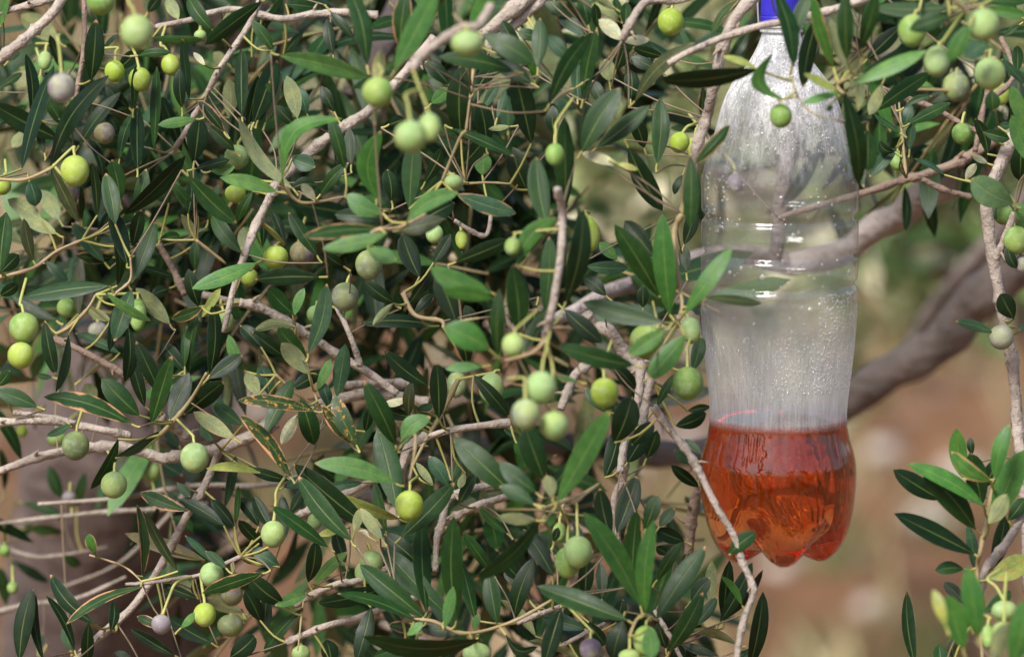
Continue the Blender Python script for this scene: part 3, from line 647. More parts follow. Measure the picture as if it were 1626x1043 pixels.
for i, (bx, by, tx, ty, w, d, fl, bend) in enumerate(recs):
    L2 = math.hypot(tx - bx, ty - by)
    dd = rnd.uniform(-.40, .40) * mm(L2, d) / DM
    if 'l' in fl or 'g' in fl: dd = -abs(dd) * .8
    if d > 0: d *= 2.0
    d += rnd.uniform(-.35, .35)
    A, B = at(bx, by, d), at(tx, ty, d + dd); L3 = (B - A).length
    w3 = mm(w, d) * .91; real = max(w3, min(.24 * L3, .0155)); roll = math.acos(min(1, w3 / real)) * .9
    if real <= w3 * 1.02: roll = rnd.uniform(0, .35); real = w3 / math.cos(roll)
    under = 'u' in fl or 'U' in fl
    # roll so that the upper side looks up, mostly
    ax = (B - A).normalized(); s0 = ax.cross((CAM - A).normalized()).normalized()
    sg = -1 if s0.z > 0 else 1
    if rnd.random() < .25: sg = -sg
    if 'd' in fl and rnd.random() < .7: sg = -sg
    if under: sg = -sg
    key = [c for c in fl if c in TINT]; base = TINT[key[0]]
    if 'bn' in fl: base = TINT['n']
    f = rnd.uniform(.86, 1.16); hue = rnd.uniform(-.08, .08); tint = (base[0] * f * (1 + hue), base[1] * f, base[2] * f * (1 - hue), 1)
    perp = Vector((-(ty - by), 0, -(tx - bx))) / max(L2, 1e-6); lat = (RIGHT * perp.x + UP * perp.z) * mm(bend if bend else rnd.uniform(-.035, .035) * L2, d)
    arch = rnd.uniform(-.02, .10) * L3; fold = rnd.uniform(.10, .42); rd = .55 if 'h' in fl else (.35 if w / L2 > .42 else 0.0)
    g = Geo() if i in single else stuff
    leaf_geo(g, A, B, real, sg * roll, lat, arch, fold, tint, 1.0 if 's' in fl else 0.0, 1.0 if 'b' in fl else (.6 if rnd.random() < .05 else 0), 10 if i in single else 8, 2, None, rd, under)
    ti, q, dist = nearest_twig(A); c = stem_tint()
    if dist < .030: petiole(g, q, A, mm(1.9), c)
    else:
        e = A - (B - A).normalized() * mm(14); petiole(g, e, A, mm(1.8), c)
        if dist > .09 and rnd.random() < .6: e = None
        tgt = None if e is None else q if dist < .09 else e + Vector((rnd.uniform(-.02, .02), rnd.uniform(.02, .06), rnd.uniform(-.03, .02)))
        m1 = e and e.lerp(tgt, .5) + Vector((rnd.uniform(-1, 1), rnd.uniform(0, 1), rnd.uniform(-1, 1))) * .003
        if e is not None: tube(shoots, catmull([e, m1, tgt], 4), mm(1.4), 5, 0, (c[0] * .6, c[1] * .48, c[2] * 1.1, 1))
    if i in single:
        tw = TW[ti]; me = g.mesh('leaf', A); o = link('leaf', me, [M_TOP, M_UND, M_STEM], tw[0]); o.location = A - tw[2]

# ---------------------------------------------------------------- the crown behind and above them
def sprig(x, y, d, scale=1.0, nl=None, rg=rnd):
    p = at(x, y, d); ang = rg.uniform(0, 6.283); dirv = Vector((math.cos(ang), rg.uniform(-.6, .5), math.sin(ang) * .9 - .25)).normalized()
    n = nl or rg.randint(3, 5); step = rg.uniform(.013, .019) * scale; pts = [p]; cur = dirv.copy()
    for k in range(n + 1):
        cur = (cur + Vector((rg.uniform(-.10, .10), rg.uniform(-.10, .10), rg.uniform(-.14, .05)))).normalized(); pts.append(pts[-1] + cur * step)
    k0 = rg.random(); c = (0.15 + .1 * k0, 0.125 + .07 * k0, 0.075, 1)
    tube(shoots, pts, [.0011 - .0005 * j / len(pts) for j in range(len(pts))], 5, 0, c)
    side = cur.cross(Vector((rg.uniform(-.4, .4), rg.uniform(-1, 1), rg.uniform(.3, 1)))).normalized()
    for k in range(1, n + 1):
        for sg in (-1, 1):
            if rg.random() < .1: continue
            sd_ = (side if k % 2 else cur.cross(side)) * sg; ln = rg.uniform(.040, .066) * scale
            tp = pts[k] + (cur * rg.uniform(.35, .9) + sd_ * rg.uniform(.6, 1) + Vector((0, 0, -.15))).normalized() * ln
            b0 = pts[k] + (tp - pts[k]).normalized() * .004
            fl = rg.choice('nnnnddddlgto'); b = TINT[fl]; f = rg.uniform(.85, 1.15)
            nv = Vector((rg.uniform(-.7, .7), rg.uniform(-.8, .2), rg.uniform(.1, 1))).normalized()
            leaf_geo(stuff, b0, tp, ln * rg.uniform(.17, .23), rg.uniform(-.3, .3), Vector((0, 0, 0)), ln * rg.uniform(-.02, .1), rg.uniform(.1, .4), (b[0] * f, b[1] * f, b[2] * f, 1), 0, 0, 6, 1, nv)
for r_, row in enumerate(DENS):
    for c_, ch in enumerate(row):
        k = int(ch) * (.60 if r_ < 5 else .42 if c_ > 3 else .12)
        k = int(k) + (1 if rnd.random() < k - int(k) else 0)
        for _ in range(k): sprig(c_ * 102 + rnd.uniform(0, 102), r_ * 104 + rnd.uniform(0, 104), rnd.uniform(6, 24))
for _ in range(26): sprig(rnd.uniform(1380, 1626), rnd.uniform(-40, 150), rnd.uniform(5, 16))
for _ in range(6): sprig(rnd.uniform(1130, 1380), rnd.uniform(-160, -90), rnd.uniform(5, 16))
for _ in range(150):   # the same crown outside the frame
    e = rnd.random()
    if e < .5: sprig(rnd.uniform(-500, 1900), rnd.uniform(-700, -60), rnd.uniform(5, 24))
    elif e < .75: sprig(rnd.uniform(-700, -170), rnd.uniform(-200, 900), rnd.uniform(3, 22))
    else: sprig(rnd.uniform(1820, 2300), rnd.uniform(-300, 600), rnd.uniform(3, 22))
tag(part_of(TREE_LOC, 'foliage', stuff, [M_TOP, M_UND, M_STEM], tree, TREE_LOC), kind='stuff')
tag(part_of(TREE_LOC, 'shoots', shoots, [M_STEM], tree, TREE_LOC), kind='stuff')

# ---------------------------------------------------------------- olives
def olive_material():
    m, t, out = mat('olive_skin'); oi = t.nodes.new('ShaderNodeObjectInfo'); ob = coords(t, 'Object'); ti = attr(t, 'tint')
    rv = t.nodes.new('ShaderNodeVectorMath'); rv.operation = 'ADD'; t.links.new(ob, rv.inputs[0]); t.links.new(oi.outputs['Location'], rv.inputs[1]); v = rv.outputs[0]
    c = oi.outputs['Color']; n1 = noise(t, v, 55, 3); c2 = mixc(t, c, (0.34, 0.40, 0.10), .45); c = mixc(t, c, c2, rng(t, n1, .4, .65))
    n0 = noise(t, v, 70, 2); c = mixc(t, c, (0.16, 0.11, 0.17), math_(t, 'MULTIPLY', rng(t, n0, .42, .62), oi.outputs['Alpha']))
    n2 = noise(t, v, 260, 3); c = mixc(t, c, mixc(t, c, (0.60, 0.66, 0.54), .16), rng(t, n2, .45, .7))
    vo = t.nodes.new('ShaderNodeTexVoronoi'); vo.inputs['Scale'].default_value = 620; t.links.new(v, vo.inputs['Vector'])
    c = mixc(t, c, (0.48, 0.55, 0.32), math_(t, 'MULTIPLY', rng(t, vo.outputs['Distance'], .24, .12), .25))
    n4 = noise(t, v, 120, 3, .6); c = mixc(t, c, (0.20, 0.13, 0.06), math_(t, 'MULTIPLY', rng(t, n4, .72, .78), .6))
    p = princ(t, out, c, rng(t, n2, .3, .7, .52, .68), .28, n2, .15, .0006)
    p.inputs['Subsurface Weight'].default_value = .12; p.inputs['Subsurface Radius'].default_value = (.004, .005, .001); p.inputs['Subsurface Scale'].default_value = 1.0
    return m
M_OLIVE = olive_material()
OCOL = {'g': ((0.14, 0.25, 0.05), 0.0), 'y': ((0.25, 0.34, 0.03), 0.0), 'p': ((0.23, 0.35, 0.125), .06), 'v': ((0.235, 0.21, 0.225), .8), 'b': ((0.17, 0.15, 0.07), .75), 'd': ((0.135, 0.185, 0.075), .35), 'w': ((0.225, 0.30, 0.14), .45)}
for line in OLIVES.strip().split('\n'):
    dat, label = line.split('|'); a = dat.split(); x, y, rx, ry, d = [float(q) for q in a[:5]]; cl = a[5]; sx, sy = float(a[6]), float(a[7])
    ctr = at(x, y, d); RX, RY = mm(rx, d), mm(ry, d); RZ = (RX + min(RX, RY)) / 2 * 1.0
    top = at(sx, sy, d + .4); g = Geo(); nu, nv_ = 22, 16
    ex = (top - ctr); ex = Vector((ex.x * .35, ex.y, abs(ex.z) + 1e-3)).normalized() if RY >= RX else Vector((0, 0, 1))
    q = Vector((0, 0, 1)).rotation_difference(ex); V = []
    for j in range(nv_ + 1):
        th = math.pi * j / nv_; zz = math.cos(th); r = math.sin(th) * (1 - .05 * max(0, -zz) ** 3)
        ov = 1 + .06 * zz * (1 if cl != 'p' else .6); zq = zz * (1 - .03 * (1 if j == 0 else 0)) - (.025 if j == nv_ else 0) * -1
        for k in range(nu):
            ph = 2 * math.pi * k / nu; V.append(q @ Vector((r * math.cos(ph) * RX * ov, r * math.sin(ph) * RZ * ov, zq * RY)))
    F = [(j * nu + k, (j + 1) * nu + k, (j + 1) * nu + (k + 1) % nu, j * nu + (k + 1) % nu) for j in range(nv_) for k in range(nu)]
    g.add(V, F); me = g.mesh('olive'); o = link('olive', me, [M_OLIVE]); o.location = ctr
    c, al = OCOL[cl]; f = rnd.uniform(.9, 1.1); o.color = (c[0] * f, c[1] * f * rnd.uniform(.97, 1.03), c[2] * f, al)
    tag(o, label, 'olive', 'olives growing on the near tree')
    sg = Geo(); st = q @ Vector((0, 0, RY * .97)); e = top - ctr
    if e.length < st.length * 1.15: e = st * 1.8 + Vector((rnd.uniform(-.004, .004), .004, .002))
    ti, tp, dist = nearest_twig(ctr + e); far = tp - ctr if dist < .03 else e + Vector((rnd.uniform(-.012, .012), rnd.uniform(.01, .03), rnd.uniform(-.004, .012)))
    m1 = st.lerp(e, .5) + Vector((0, 0, .0015)); col = (0.33, 0.33 + .03 * rnd.random(), 0.10, 1)
    ppts = catmull([st * .96, m1, e, far], 5); n = len(ppts); r0 = mm(2.4, d)
    tube(sg, ppts, [r0 * (1.7 if i == 0 else 1.25 if i == 1 else 1.0) for i in range(n)], 7, 0, col, lump=.05)
    link('stalk', sg.mesh('stalk'), [M_STEM], o)

# ---------------------------------------------------------------- the hanging plastic bottle
AX = 1237.0; A0 = at(AX, 520, 0); BX, BY = A0.x, A0.y; PXM = DIST / F_PX
def zof(py):   # height on the bottle's axis that the camera sees at photograph row py
    dy = BY - CAM.y; k = -(py - H_PX / 2) / F_PX      # ray = FWD + UP*k
    return CAM.z + dy * (FWD.z + UP.z * k) / (FWD.y + UP.y * k)
PROF = [(40, 29), (46, 29), (47, 34), (51, 34), (52, 30), (58, 31.5), (70, 36), (84, 43), (100, 52), (118, 66), (134, 79), (152, 88), (170, 95), (200, 103), (235, 111), (262, 119), (280, 123.5), (300, 124.5), (326, 124.5),
        (333, 124), (338, 120), (342, 117.8), (346, 120), (351, 124), (358, 124.5), (384, 124.5), (390, 123), (395, 120), (399, 117.5), (403, 120), (409, 124), (416, 124.5), (434, 124.5), (440, 123.5), (445, 120), (448, 118), (451, 120), (457, 124), (464, 124.5), (490, 124.5), (500, 124), (502, 123.4),
        (520, 123), (560, 119.5), (600, 114.5), (630, 111), (655, 109.3), (675, 110), (695, 114), (712, 119.5), (730, 123.8), (750, 125.3), (770, 125), (790, 123)]
FOOT = [(790, 123), (810, 120.5), (830, 116.5), (848, 111), (864, 104), (878, 96), (888, 87), (894, 78), (896, 69), (893, 58), (886, 44), (878, 28), (872, 12), (870, 0.4)]
VALL = [(790, 123), (803, 119), (816, 113), (828, 106), (839, 98), (849, 89), (857, 79), (863, 69), (867, 58), (870, 46), (871, 33), (871, 20), (870.5, 9), (870, 0.4)]
NTH = 160; FEET0 = -math.pi / 2 + .09     # the middle foot faces the camera, a little to the right
def sm(a, b, x): t = min(1, max(0, (x - a) / (b - a))); return t * t * (3 - 2 * t)
FOOT = [(y - 7 * sm(845, 896, y), r) for y, r in FOOT]; VALL = [(y - 9 * sm(800, 870, y), r * .985) for y, r in VALL]; VALL[0] = FOOT[0]; VALL[-1] = FOOT[-1]
def flute(th, py):
    k = sm(60, 110, py) * (1 - sm(205, 270, py)); k2 = sm(505, 540, py) * (1 - sm(700, 745, py))
    w = abs(math.sin(6 * th + .4)) ** .7
    wob = (.0016 * math.sin(7 * th + py * .045) + .0011 * math.sin(13 * th - py * .03)) * sm(250, 300, py) * (1 - sm(640, 700, py))
    return 1 + wob - .026 * k * (1 - w) * 1.3 - .012 * k2 * (1 - abs(math.sin(8 * th)) ** .6)
def bottle_rows(y0=None):
    rows = []
    ys = [p[0] for p in PROF]; rs = [p[1] for p in PROF]
    yy = []
    for i in range(len(ys) - 1):
        k = 2 if ys[i + 1] - ys[i] < 9 else max(2, int((ys[i + 1] - ys[i]) / 6)); yy += [ys[i] + (ys[i + 1] - ys[i]) * j / k for j in range(k)]
    for y in yy:
        if y0 is not None and y < y0: continue
        r = float(np.interp(y, ys, rs)); rows.append([(r * flute(2 * math.pi * k / NTH, y), y) for k in range(NTH)])
    m = len(FOOT) - 1
    for q in range(0, 3 * m + 1):
        i = min(q // 3, m - 1); f = q / 3 - i; row = []
        fy = FOOT[i][0] * (1 - f) + FOOT[i + 1][0] * f; fr = FOOT[i][1] * (1 - f) + FOOT[i + 1][1] * f
        vy = VALL[i][0] * (1 - f) + VALL[i + 1][0] * f; vr = VALL[i][1] * (1 - f) + VALL[i + 1][1] * f
        for k in range(NTH):
            th = 2 * math.pi * k / NTH; cc = abs(math.cos(2.5 * (th - FEET0))); w = cc ** 1.05
            row.append((vr + (fr - vr) * w, vy + (fy - vy) * w))
        rows.append(row)
    return rows
def grid_mesh(name, rows, inset=0.0, flat_top=None, shade=None):
    V = []; Fc = []; n = len(rows)
    for row in rows:
        for k, (r, y) in enumerate(row):
            th = 2 * math.pi * k / NTH; rr = max(r * PXM - inset, .00005); yq = y if y < 790 else y - inset / PXM * sm(790, 860, y)
            V.append((rr * math.cos(th), rr * math.sin(th), zof(yq) - zof(889)))
    for i in range(n - 1):
        for k in range(NTH): Fc.append((i * NTH + k, (i + 1) * NTH + k, (i + 1) * NTH + (k + 1) % NTH, i * NTH + (k + 1) % NTH))
    Fc.append(tuple((n - 1) * NTH + k for k in range(NTH))[::-1])
    if flat_top is not None: Fc.append(tuple(range(NTH)))
    me = bpy.data.meshes.new(name); me.from_pydata(V, [], Fc); me.polygons.foreach_set('use_smooth', [len(f) == 4 for f in Fc]); me.update(); return me
BZ = zof(889); bottle = empty('plastic_bottle', (BX, BY, BZ))
tag(bottle, 'clear ribbed plastic bottle with blue cap and orange-red liquid, hanging in the tree', 'bottle')
def pet_material():
    m, t, out = mat('clear_plastic'); ob = coords(t, 'Object')
    tr = t.nodes.new('ShaderNodeBsdfTransparent'); tr.inputs[0].default_value = (.965, .975, .97, 1)
    gl = t.nodes.new('ShaderNodeBsdfGlossy'); gl.inputs['Roughness'].default_value = .06
    lw = t.nodes.new('ShaderNodeLayerWeight'); lw.inputs['Blend'].default_value = .5
    fres = math_(t, 'ADD', math_(t, 'MULTIPLY', math_(t, 'POWER', lw.outputs['Facing'], 3.6), .80), .075)
    mp = t.nodes.new('ShaderNodeMapping'); t.links.new(ob, mp.inputs[0]); mp.inputs['Scale'].default_value = (1, 1, .06)
    nb = noise(t, ob, 48, 3, .5); bm = t.nodes.new('ShaderNodeBump'); bm.inputs['Strength'].default_value = .18; bm.inputs['Distance'].default_value = .002
    t.links.new(nb, bm.inputs['Height']); t.links.new(bm.outputs[0], gl.inputs['Normal'])
    mx = t.nodes.new('ShaderNodeMixShader'); t.links.new(fres, mx.inputs[0]); t.links.new(tr.outputs[0], mx.inputs[1]); t.links.new(gl.outputs[0], mx.inputs[2])
    # mist of condensation on the wall: vertical streaks high on the shoulder, a bank above the liquid
    df = t.nodes.new('ShaderNodeBsdfDiffuse'); df.inputs[0].default_value = (.96, .96, .97, 1); tl = t.nodes.new('ShaderNodeBsdfTranslucent'); tl.inputs[0].default_value = (.96, .96, .97, 1)
    fo = t.nodes.new('ShaderNodeMixShader'); fo.inputs[0].default_value = .5; t.links.new(df.outputs[0], fo.inputs[1]); t.links.new(tl.outputs[0], fo.inputs[2])
    z = t.nodes.new('ShaderNodeSeparateXYZ'); t.links.new(ob, z.inputs[0]); Z = z.outputs[2]
    def zz(py): return zof(py) - BZ
    st = noise(t, mp.outputs[0], 230, 4, .65); st2 = noise(t, mp.outputs[0], 800, 2); cl = noise(t, ob, 38, 3); sp = noise(t, ob, 1500, 1)
    up = math_(t, 'MULTIPLY', math_(t, 'MULTIPLY', rng(t, math_(t, 'ADD', Z, math_(t, 'MULTIPLY', math_(t, 'SUBTRACT', st, .5), .05)), zz(285), zz(120)), rng(t, st, .34, .58, .45, 1)), .86)
    lo = math_(t, 'MULTIPLY', math_(t, 'MULTIPLY', rng(t, math_(t, 'ADD', Z, math_(t, 'MULTIPLY', math_(t, 'SUBTRACT', cl, .5), .035)), zz(445), zz(650)), rng(t, Z, zz(676), zz(660))), rng(t, st, .3, .7, .68, 1))
    lo = math_(t, 'MULTIPLY', lo, .44)
    fog = math_(t, 'ADD', math_(t, 'MULTIPLY', math_(t, 'MAXIMUM', up, lo), rng(t, math_(t, 'ADD', math_(t, 'MULTIPLY', st2, .6), math_(t, 'MULTIPLY', sp, .4)), .36, .62, .6, 1.1)), rng(t, Z, zz(676), zz(660), .0, .07))
    mf = t.nodes.new('ShaderNodeMixShader'); t.links.new(fog, mf.inputs[0]); t.links.new(mx.outputs[0], mf.inputs[1]); t.links.new(fo.outputs[0], mf.inputs[2])
    t.links.new(mf.outputs[0], out.inputs['Surface']); return m
M_PET = pet_material()
rows = bottle_rows(); link('body', grid_mesh('body', rows), [M_PET], bottle)
def liquid_material():
    m, t, out = mat('orange_liquid'); p = t.nodes.new('ShaderNodeBsdfPrincipled')
    p.inputs['Base Color'].default_value = (1, 1, 1, 1); p.inputs['Transmission Weight'].default_value = 1; p.inputs['IOR'].default_value = 1.333; p.inputs['Roughness'].default_value = .03
    va = t.nodes.new('ShaderNodeVolumeAbsorption'); va.inputs['Color'].default_value = (.985, .49, .0, 1); va.inputs['Density'].default_value = 48
    # the bait is slightly cloudy: part of the light is scattered just under the surface
    tl = t.nodes.new('ShaderNodeBsdfTranslucent'); tl.inputs[0].default_value = (1, .34, .004, 1); df = t.nodes.new('ShaderNodeBsdfDiffuse'); df.inputs[0].default_value = (.97, .19, .003, 1)
    m1 = t.nodes.new('ShaderNodeMixShader'); m1.inputs[0].default_value = .4; t.links.new(tl.outputs[0], m1.inputs[1]); t.links.new(df.outputs[0], m1.inputs[2])
    lw = t.nodes.new('ShaderNodeNewGeometry'); sx = t.nodes.new('ShaderNodeSeparateXYZ'); t.links.new(lw.outputs['Normal'], sx.inputs[0])
    m2 = t.nodes.new('ShaderNodeMixShader'); t.links.new(rng(t, sx.outputs[2], .9, .6, .02, .15), m2.inputs[0]); t.links.new(p.outputs[0], m2.inputs[1]); t.links.new(m1.outputs[0], m2.inputs[2])
    t.links.new(m2.outputs[0], out.inputs['Surface']); t.links.new(va.outputs[0], out.inputs['Volume']); return m
LIQ_Y = 661
lrows = bottle_rows(LIQ_Y); link('liquid', grid_mesh('liquid', lrows, .0006, True), [liquid_material()], bottle)
# cap
def cap_part():
    m, t, out = mat('blue_cap_plastic'); ob = coords(t, 'Object'); n = noise(t, ob, 300, 2)
    princ(t, out, mixc(t, (0.022, 0.016, 0.36), (0.035, 0.025, 0.45), n), .38, .45, n, .1, .0005)
    V = []; F = []; NT = 96; ry = [(34.5, 31), (34, 33), (27, 33), (26, 32.2), (25, 31.8), (24, 32.6), (20, 32.8), (-24, 31.6), (-29, 30), (-31, 27), (-31.5, .5)]
    for (y, r) in ry:
        for k in range(NT):
            kn = .6 if (k % 2 == 0 and -24 <= y <= 20) else 0; th = 2 * math.pi * k / NT; V.append(((r - kn) * PXM * math.cos(th), (r - kn) * PXM * math.sin(th), zof(y) - BZ))
    for i in range(len(ry) - 1):
        for k in range(NT): F.append((i * NT + k, i * NT + (k + 1) % NT, (i + 1) * NT + (k + 1) % NT, (i + 1) * NT + k))
    F.append(tuple(range(NT))[::-1]); F.append(tuple((len(ry) - 1) * NT + k for k in range(NT)))
    me = bpy.data.meshes.new('cap'); me.from_pydata(V, [], F); me.update(); link('cap', me, [m], bottle)
cap_part()
def string_part():
    m, t, out = mat('hanging_wire'); princ(t, out, (0.2, 0.19, 0.18), .45, .5)
    g = Geo(); z0 = zof(43) - BZ; r = 35 * PXM
    ring = [Vector((r * math.cos(a), r * math.sin(a), z0)) for a in np.linspace(0, 6.283, 25)]; tube(g, ring, .0007, 5)
    for s_ in (-1, 1): tube(g, catmull([Vector((s_ * r, .004, z0)), Vector((s_ * r * .95, .012, zof(-20) - BZ)), Vector((0, .03, zof(-90) - BZ)), Vector((.004 * s_, .05, zof(-230) - BZ))], 5), .0007, 5)
    link('hanging_wire', g.mesh('hanging_wire'), [m], bottle)
    g = Geo(); tube(g, catmull([at(1500, -330, 4), at(1300, -240, 2.5), at(1150, -200, 2), at(900, -240, 4)], 8), .006, 10, lump=.08); part_of(TREE_LOC, 'branch', g, [M_LIMB], tree, at(1500, -330, 4))
string_part()
# drops on the inner wall
def drops():
    m, t, out = mat('water_drops'); tr = t.nodes.new('ShaderNodeBsdfTransparent'); tr.inputs[0].default_value = (.95, .95, .95, 1)
    gs = t.nodes.new('ShaderNodeBsdfGlossy'); gs.inputs['Roughness'].default_value = .05; gs.inputs[0].default_value = (1, 1, 1, 1)
    df = t.nodes.new('ShaderNodeBsdfDiffuse'); df.inputs[0].default_value = (.95, .95, .97, 1)
    m1 = t.nodes.new('ShaderNodeMixShader'); lw = t.nodes.new('ShaderNodeLayerWeight'); t.links.new(rng(t, lw.outputs['Facing'], .1, 1, .12, .75, False), m1.inputs[0]); t.links.new(tr.outputs[0], m1.inputs[1]); t.links.new(gs.outputs[0], m1.inputs[2])
    ms = t.nodes.new('ShaderNodeMixShader'); ms.inputs[0].default_value = .14; t.links.new(m1.outputs[0], ms.inputs[1]); t.links.new(df.outputs[0], ms.inputs[2]); t.links.new(ms.outputs[0], out.inputs['Surface'])
    g = Geo(); rg = random.Random(3); ys = [p[0] for p in PROF]; rs = [p[1] for p in PROF]
    def drop(th, y, s, flat=.55):
        r = float(np.interp(y, ys, rs)) * flute(th, y) * PXM + .0001; er = Vector((math.cos(th), math.sin(th), 0)); et = Vector((-math.sin(th), math.cos(th), 0)); ez = Vector((0, 0, 1))
        c = er * r + ez * (zof(y) - BZ); V = []; k = 8; el = rg.uniform(.85, 1.25)
        for (a, b) in ((1.0, 0.0), (.86, .5), (.5, .87)):
            for j in range(k): f = 2 * math.pi * (j + (.5 if b == .5 else 0)) / k; V.append(c + (et * math.cos(f) + ez * math.sin(f) * el) * (s * a) + er * (s * b * flat))
        V.append(c + er * s * flat); F = [(q * k + j, q * k + (j + 1) % k, (q + 1) * k + (j + 1) % k, (q + 1) * k + j) for q in range(2) for j in range(k)] + [(2 * k + j, 2 * k + (j + 1) % k, 3 * k) for j in range(k)]
        g.add(V, F)
    def th_front(lo, hi):   # by the sideways position across the visible front, -1 .. 1
        return -math.pi / 2 + math.asin(max(-.97, min(.97, rg.uniform(lo, hi))))
    for _ in range(1800): drop(th_front(-.95, .95), 60 + 175 * rg.random() ** 1.1, PXM * rg.uniform(.8, 2.0))
    for _ in range(650): drop(th_front(.45, .97), rg.uniform(455, 612), PXM * rg.uniform(.8, 2.2))
    for _ in range(520): drop(th_front(-.1, .85), 500 + 110 * math.sqrt(rg.random()), PXM * rg.uniform(.7, 1.8))
    for _ in range(260): drop(th_front(-.95, .2), rg.uniform(520, 620), PXM * rg.uniform(.7, 1.7))
    for _ in range(130): drop(th_front(-.97, .97), rg.uniform(255, 500), PXM * rg.uniform(1.0, 2.4))
    for _ in range(60): drop(th_front(-.97, -.7), rg.uniform(270, 360), PXM * rg.uniform(1.3, 3.2))
    for _ in range(14): drop(th_front(-.85, .9), rg.uniform(300, 480), PXM * rg.uniform(3.2, 4.6), .4)
    tag(link('condensation_drops', g.mesh('condensation_drops'), [m], bottle), kind='stuff')
drops()

# ---------------------------------------------------------------- olive trees farther off
def leaf_cloud(g, centre, rad, n, rg, leaf=(.045, .07)):
    clumps = [Vector((rg.gauss(0, .42), rg.gauss(0, .42), rg.gauss(0, .38))) for _ in range(max(10, n // 90))]
    for _ in range(n):
        q = rg.choice(clumps) + Vector((rg.gauss(0, .11), rg.gauss(0, .11), rg.gauss(0, .10)))
        if q.length > 1.15: continue
        p = centre + Vector((q.x * rad[0], q.y * rad[1], q.z * rad[2])); d = Vector((rg.gauss(0, 1), rg.gauss(0, 1), rg.gauss(-.3, .8))).normalized()
        ln = rg.uniform(*leaf); s = d.cross(Vector((rg.uniform(-1, 1), rg.uniform(-1, 1), rg.uniform(-.3, 1)))).normalized() * ln * .13
        k = rg.choice([(0.03, .07, .02), (0.07, .12, .035), (0.13, .19, .06), (0.28, .33, .15), (0.70, .68, .50)]); f = rg.uniform(.85, 1.2)  # palest tone paints bright glints into some of the leaves
        nrm = d.cross(s).normalized() * .0004
        g.add([p, p + d * ln * .5 + s, p + d * ln, p + d * ln * .5 - s, p + d * ln * .5 + nrm * 6], [(0, 1, 4), (1, 2, 4), (2, 3, 4), (3, 0, 4)], 0, (k[0] * f, k[1] * f, k[2] * f, 1), [(.5, .5, 0, 0)] * 5)
def far_tree(x, y, label, cz, rad, n, seed, trunk_r=.16, leaf=(.045, .07), off=0.0):
    rg = random.Random(seed); z = ground_height(x, y); t = empty('olive_tree', (x, y, z)); tag(t, label, 'tree', 'olive trees farther off'); L = Vector((x, y, z))
    g = Geo(); fork = Vector((x + rg.uniform(-.15, .15), y, z + cz * .45)); tube(g, catmull([Vector((x, y, z - .1)), Vector((x + .08, y, z + cz * .2)), fork], 6), list(np.linspace(trunk_r * 1.3, trunk_r * .8, 13)), 10, lump=.1)
    part_of(L, 'trunk', g, [M_TRUNK], t, L)
    for _ in range(6):
        a = rg.uniform(0, 6.28); e = Vector((x + off + math.cos(a) * rad[0] * .75, y + math.sin(a) * rad[1] * .75, z + cz + rg.uniform(-.1, .6) * rad[2])); g = Geo()
        m_ = fork.lerp(e, .5) + Vector((rg.uniform(-.2, .2), rg.uniform(-.2, .2), .1)); tube(g, catmull([fork, m_, e], 6), list(np.linspace(trunk_r * .55, trunk_r * .12, 13)), 7, lump=.1); part_of(L, 'branch', g, [M_LIMB], t, fork)
    g = Geo(); leaf_cloud(g, Vector((x + off, y, z + cz)), rad, n, rg, leaf); part_of(L, 'crown', g, [M_TOP], t, L)
far_tree(1.45, 2.5, 'blurred olive tree behind the bottle on the right, low leafy crown', 1.30, (.55, .55, .34), 3600, 21, trunk_r=.06, leaf=(.05, .075), off=-.98)
far_tree(1.3, 5.6, 'blurred olive tree in the middle distance at the right', .98, (.8, .9, .45), 6000, 25, trunk_r=.05, off=-.4)
far_tree(-.8, 8.0, 'blurred olive tree behind the left part of near tree', 1.0, (1.2, 1.2, .62), 4200, 22, trunk_r=.08)
far_tree(.45, 11.0, 'farther blurred olive tree seen behind the bottle', .78, (1.3, 1.2, .66), 6500, 23, trunk_r=.08, leaf=(.05, .08))
far_tree(2.0, 13, 'farthest blurred olive tree toward the right edge', .75, (1.3, 1.2, .7), 6000, 24, trunk_r=.08, leaf=(.06, .09))
# trees behind the photographer, whose dark shapes the wet bottle mirrors
far_tree(-2.6, -9.5, 'olive tree behind the photographer, mirrored at the left of the liquid', 2.6, (1.5, 1.5, 1.5), 3800, 31, leaf=(.08, .12))
far_tree(2.4, -8.5, 'olive tree behind the photographer, mirrored at the right of the liquid', 2.6, (1.7, 1.5, 1.6), 3800, 32, leaf=(.08, .12))

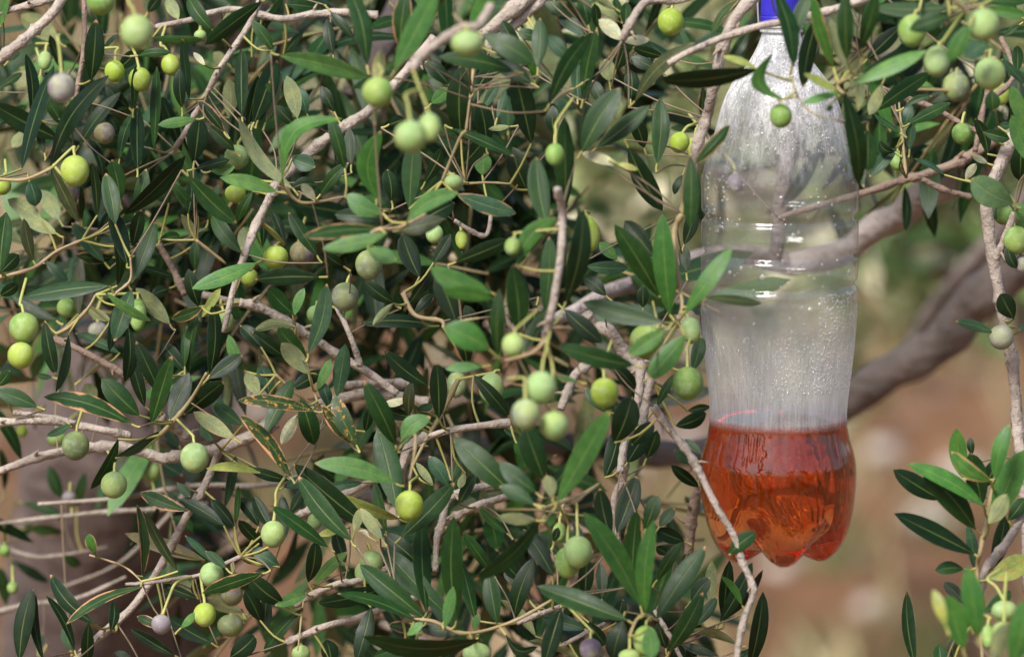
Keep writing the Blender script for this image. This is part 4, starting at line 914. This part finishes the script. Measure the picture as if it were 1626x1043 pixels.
# ---------------------------------------------------------------- dry grass and stones on the ground
def ground_cover():
    rg = random.Random(5); g = Geo()
    for _ in range(620):
        y = rg.uniform(5.0, 26); x = rg.uniform(-.22, .22) * (y + 4) * 1.2 + rg.uniform(-.3, .3); z = ground_height(x, y); c = rg.choice([(0.36, 0.30, 0.16, 1), (0.30, 0.25, 0.13, 1), (0.14, 0.17, 0.06, 1), (0.42, 0.36, 0.22, 1)])
        for _ in range(rg.randint(8, 16)):
            a = rg.uniform(0, 6.28); h = rg.uniform(.05, .2); b = Vector((x + rg.gauss(0, .05), y + rg.gauss(0, .05), z - .01)); s = Vector((math.cos(a), math.sin(a), 0)) * .006; l = Vector((math.cos(a + 1.6), math.sin(a + 1.6), 0)) * h * rg.uniform(.2, .8)
            g.add([b - s, b + s, b + l * .4 + Vector((0, 0, h * .6)) + s * .6, b + l + Vector((0, 0, h))], [(0, 1, 2), (0, 2, 3)], 0, c)
    tag(link('dry_grass', g.mesh('dry_grass', smooth=False), [M_STEM]), 'dry straw-coloured grass tufts on the reddish ground', 'grass', kind='stuff')
    m, t, out = mat('pale_stone'); n = noise(t, coords(t), 30, 4); princ(t, out, mixc(t, (0.33, 0.28, 0.24), (0.52, 0.47, 0.42), n), .9, .2, n, .5, .01)
    g = Geo()
    for _ in range(170):
        y = rg.uniform(5.5, 20); x = rg.uniform(-.22, .22) * (y + 4) * 1.1; z = ground_height(x, y); r = rg.uniform(.02, .07); V = []
        for j in range(5):
            th = math.pi * j / 4
            for k in range(7): ph = 6.283 * k / 7; V.append(Vector((x + r * math.sin(th) * math.cos(ph) * rg.uniform(.8, 1.25), y + r * math.sin(th) * math.sin(ph) * rg.uniform(.8, 1.25), z + r * .55 * math.cos(th) + r * .2)))
        g.add(V, [(j * 7 + k, (j + 1) * 7 + k, (j + 1) * 7 + (k + 1) % 7, j * 7 + (k + 1) % 7) for j in range(4) for k in range(7)])
    tag(link('scattered_stones', g.mesh('scattered_stones'), [m]), 'small pale stones scattered over the reddish earth', 'stones', kind='stuff')
ground_cover()
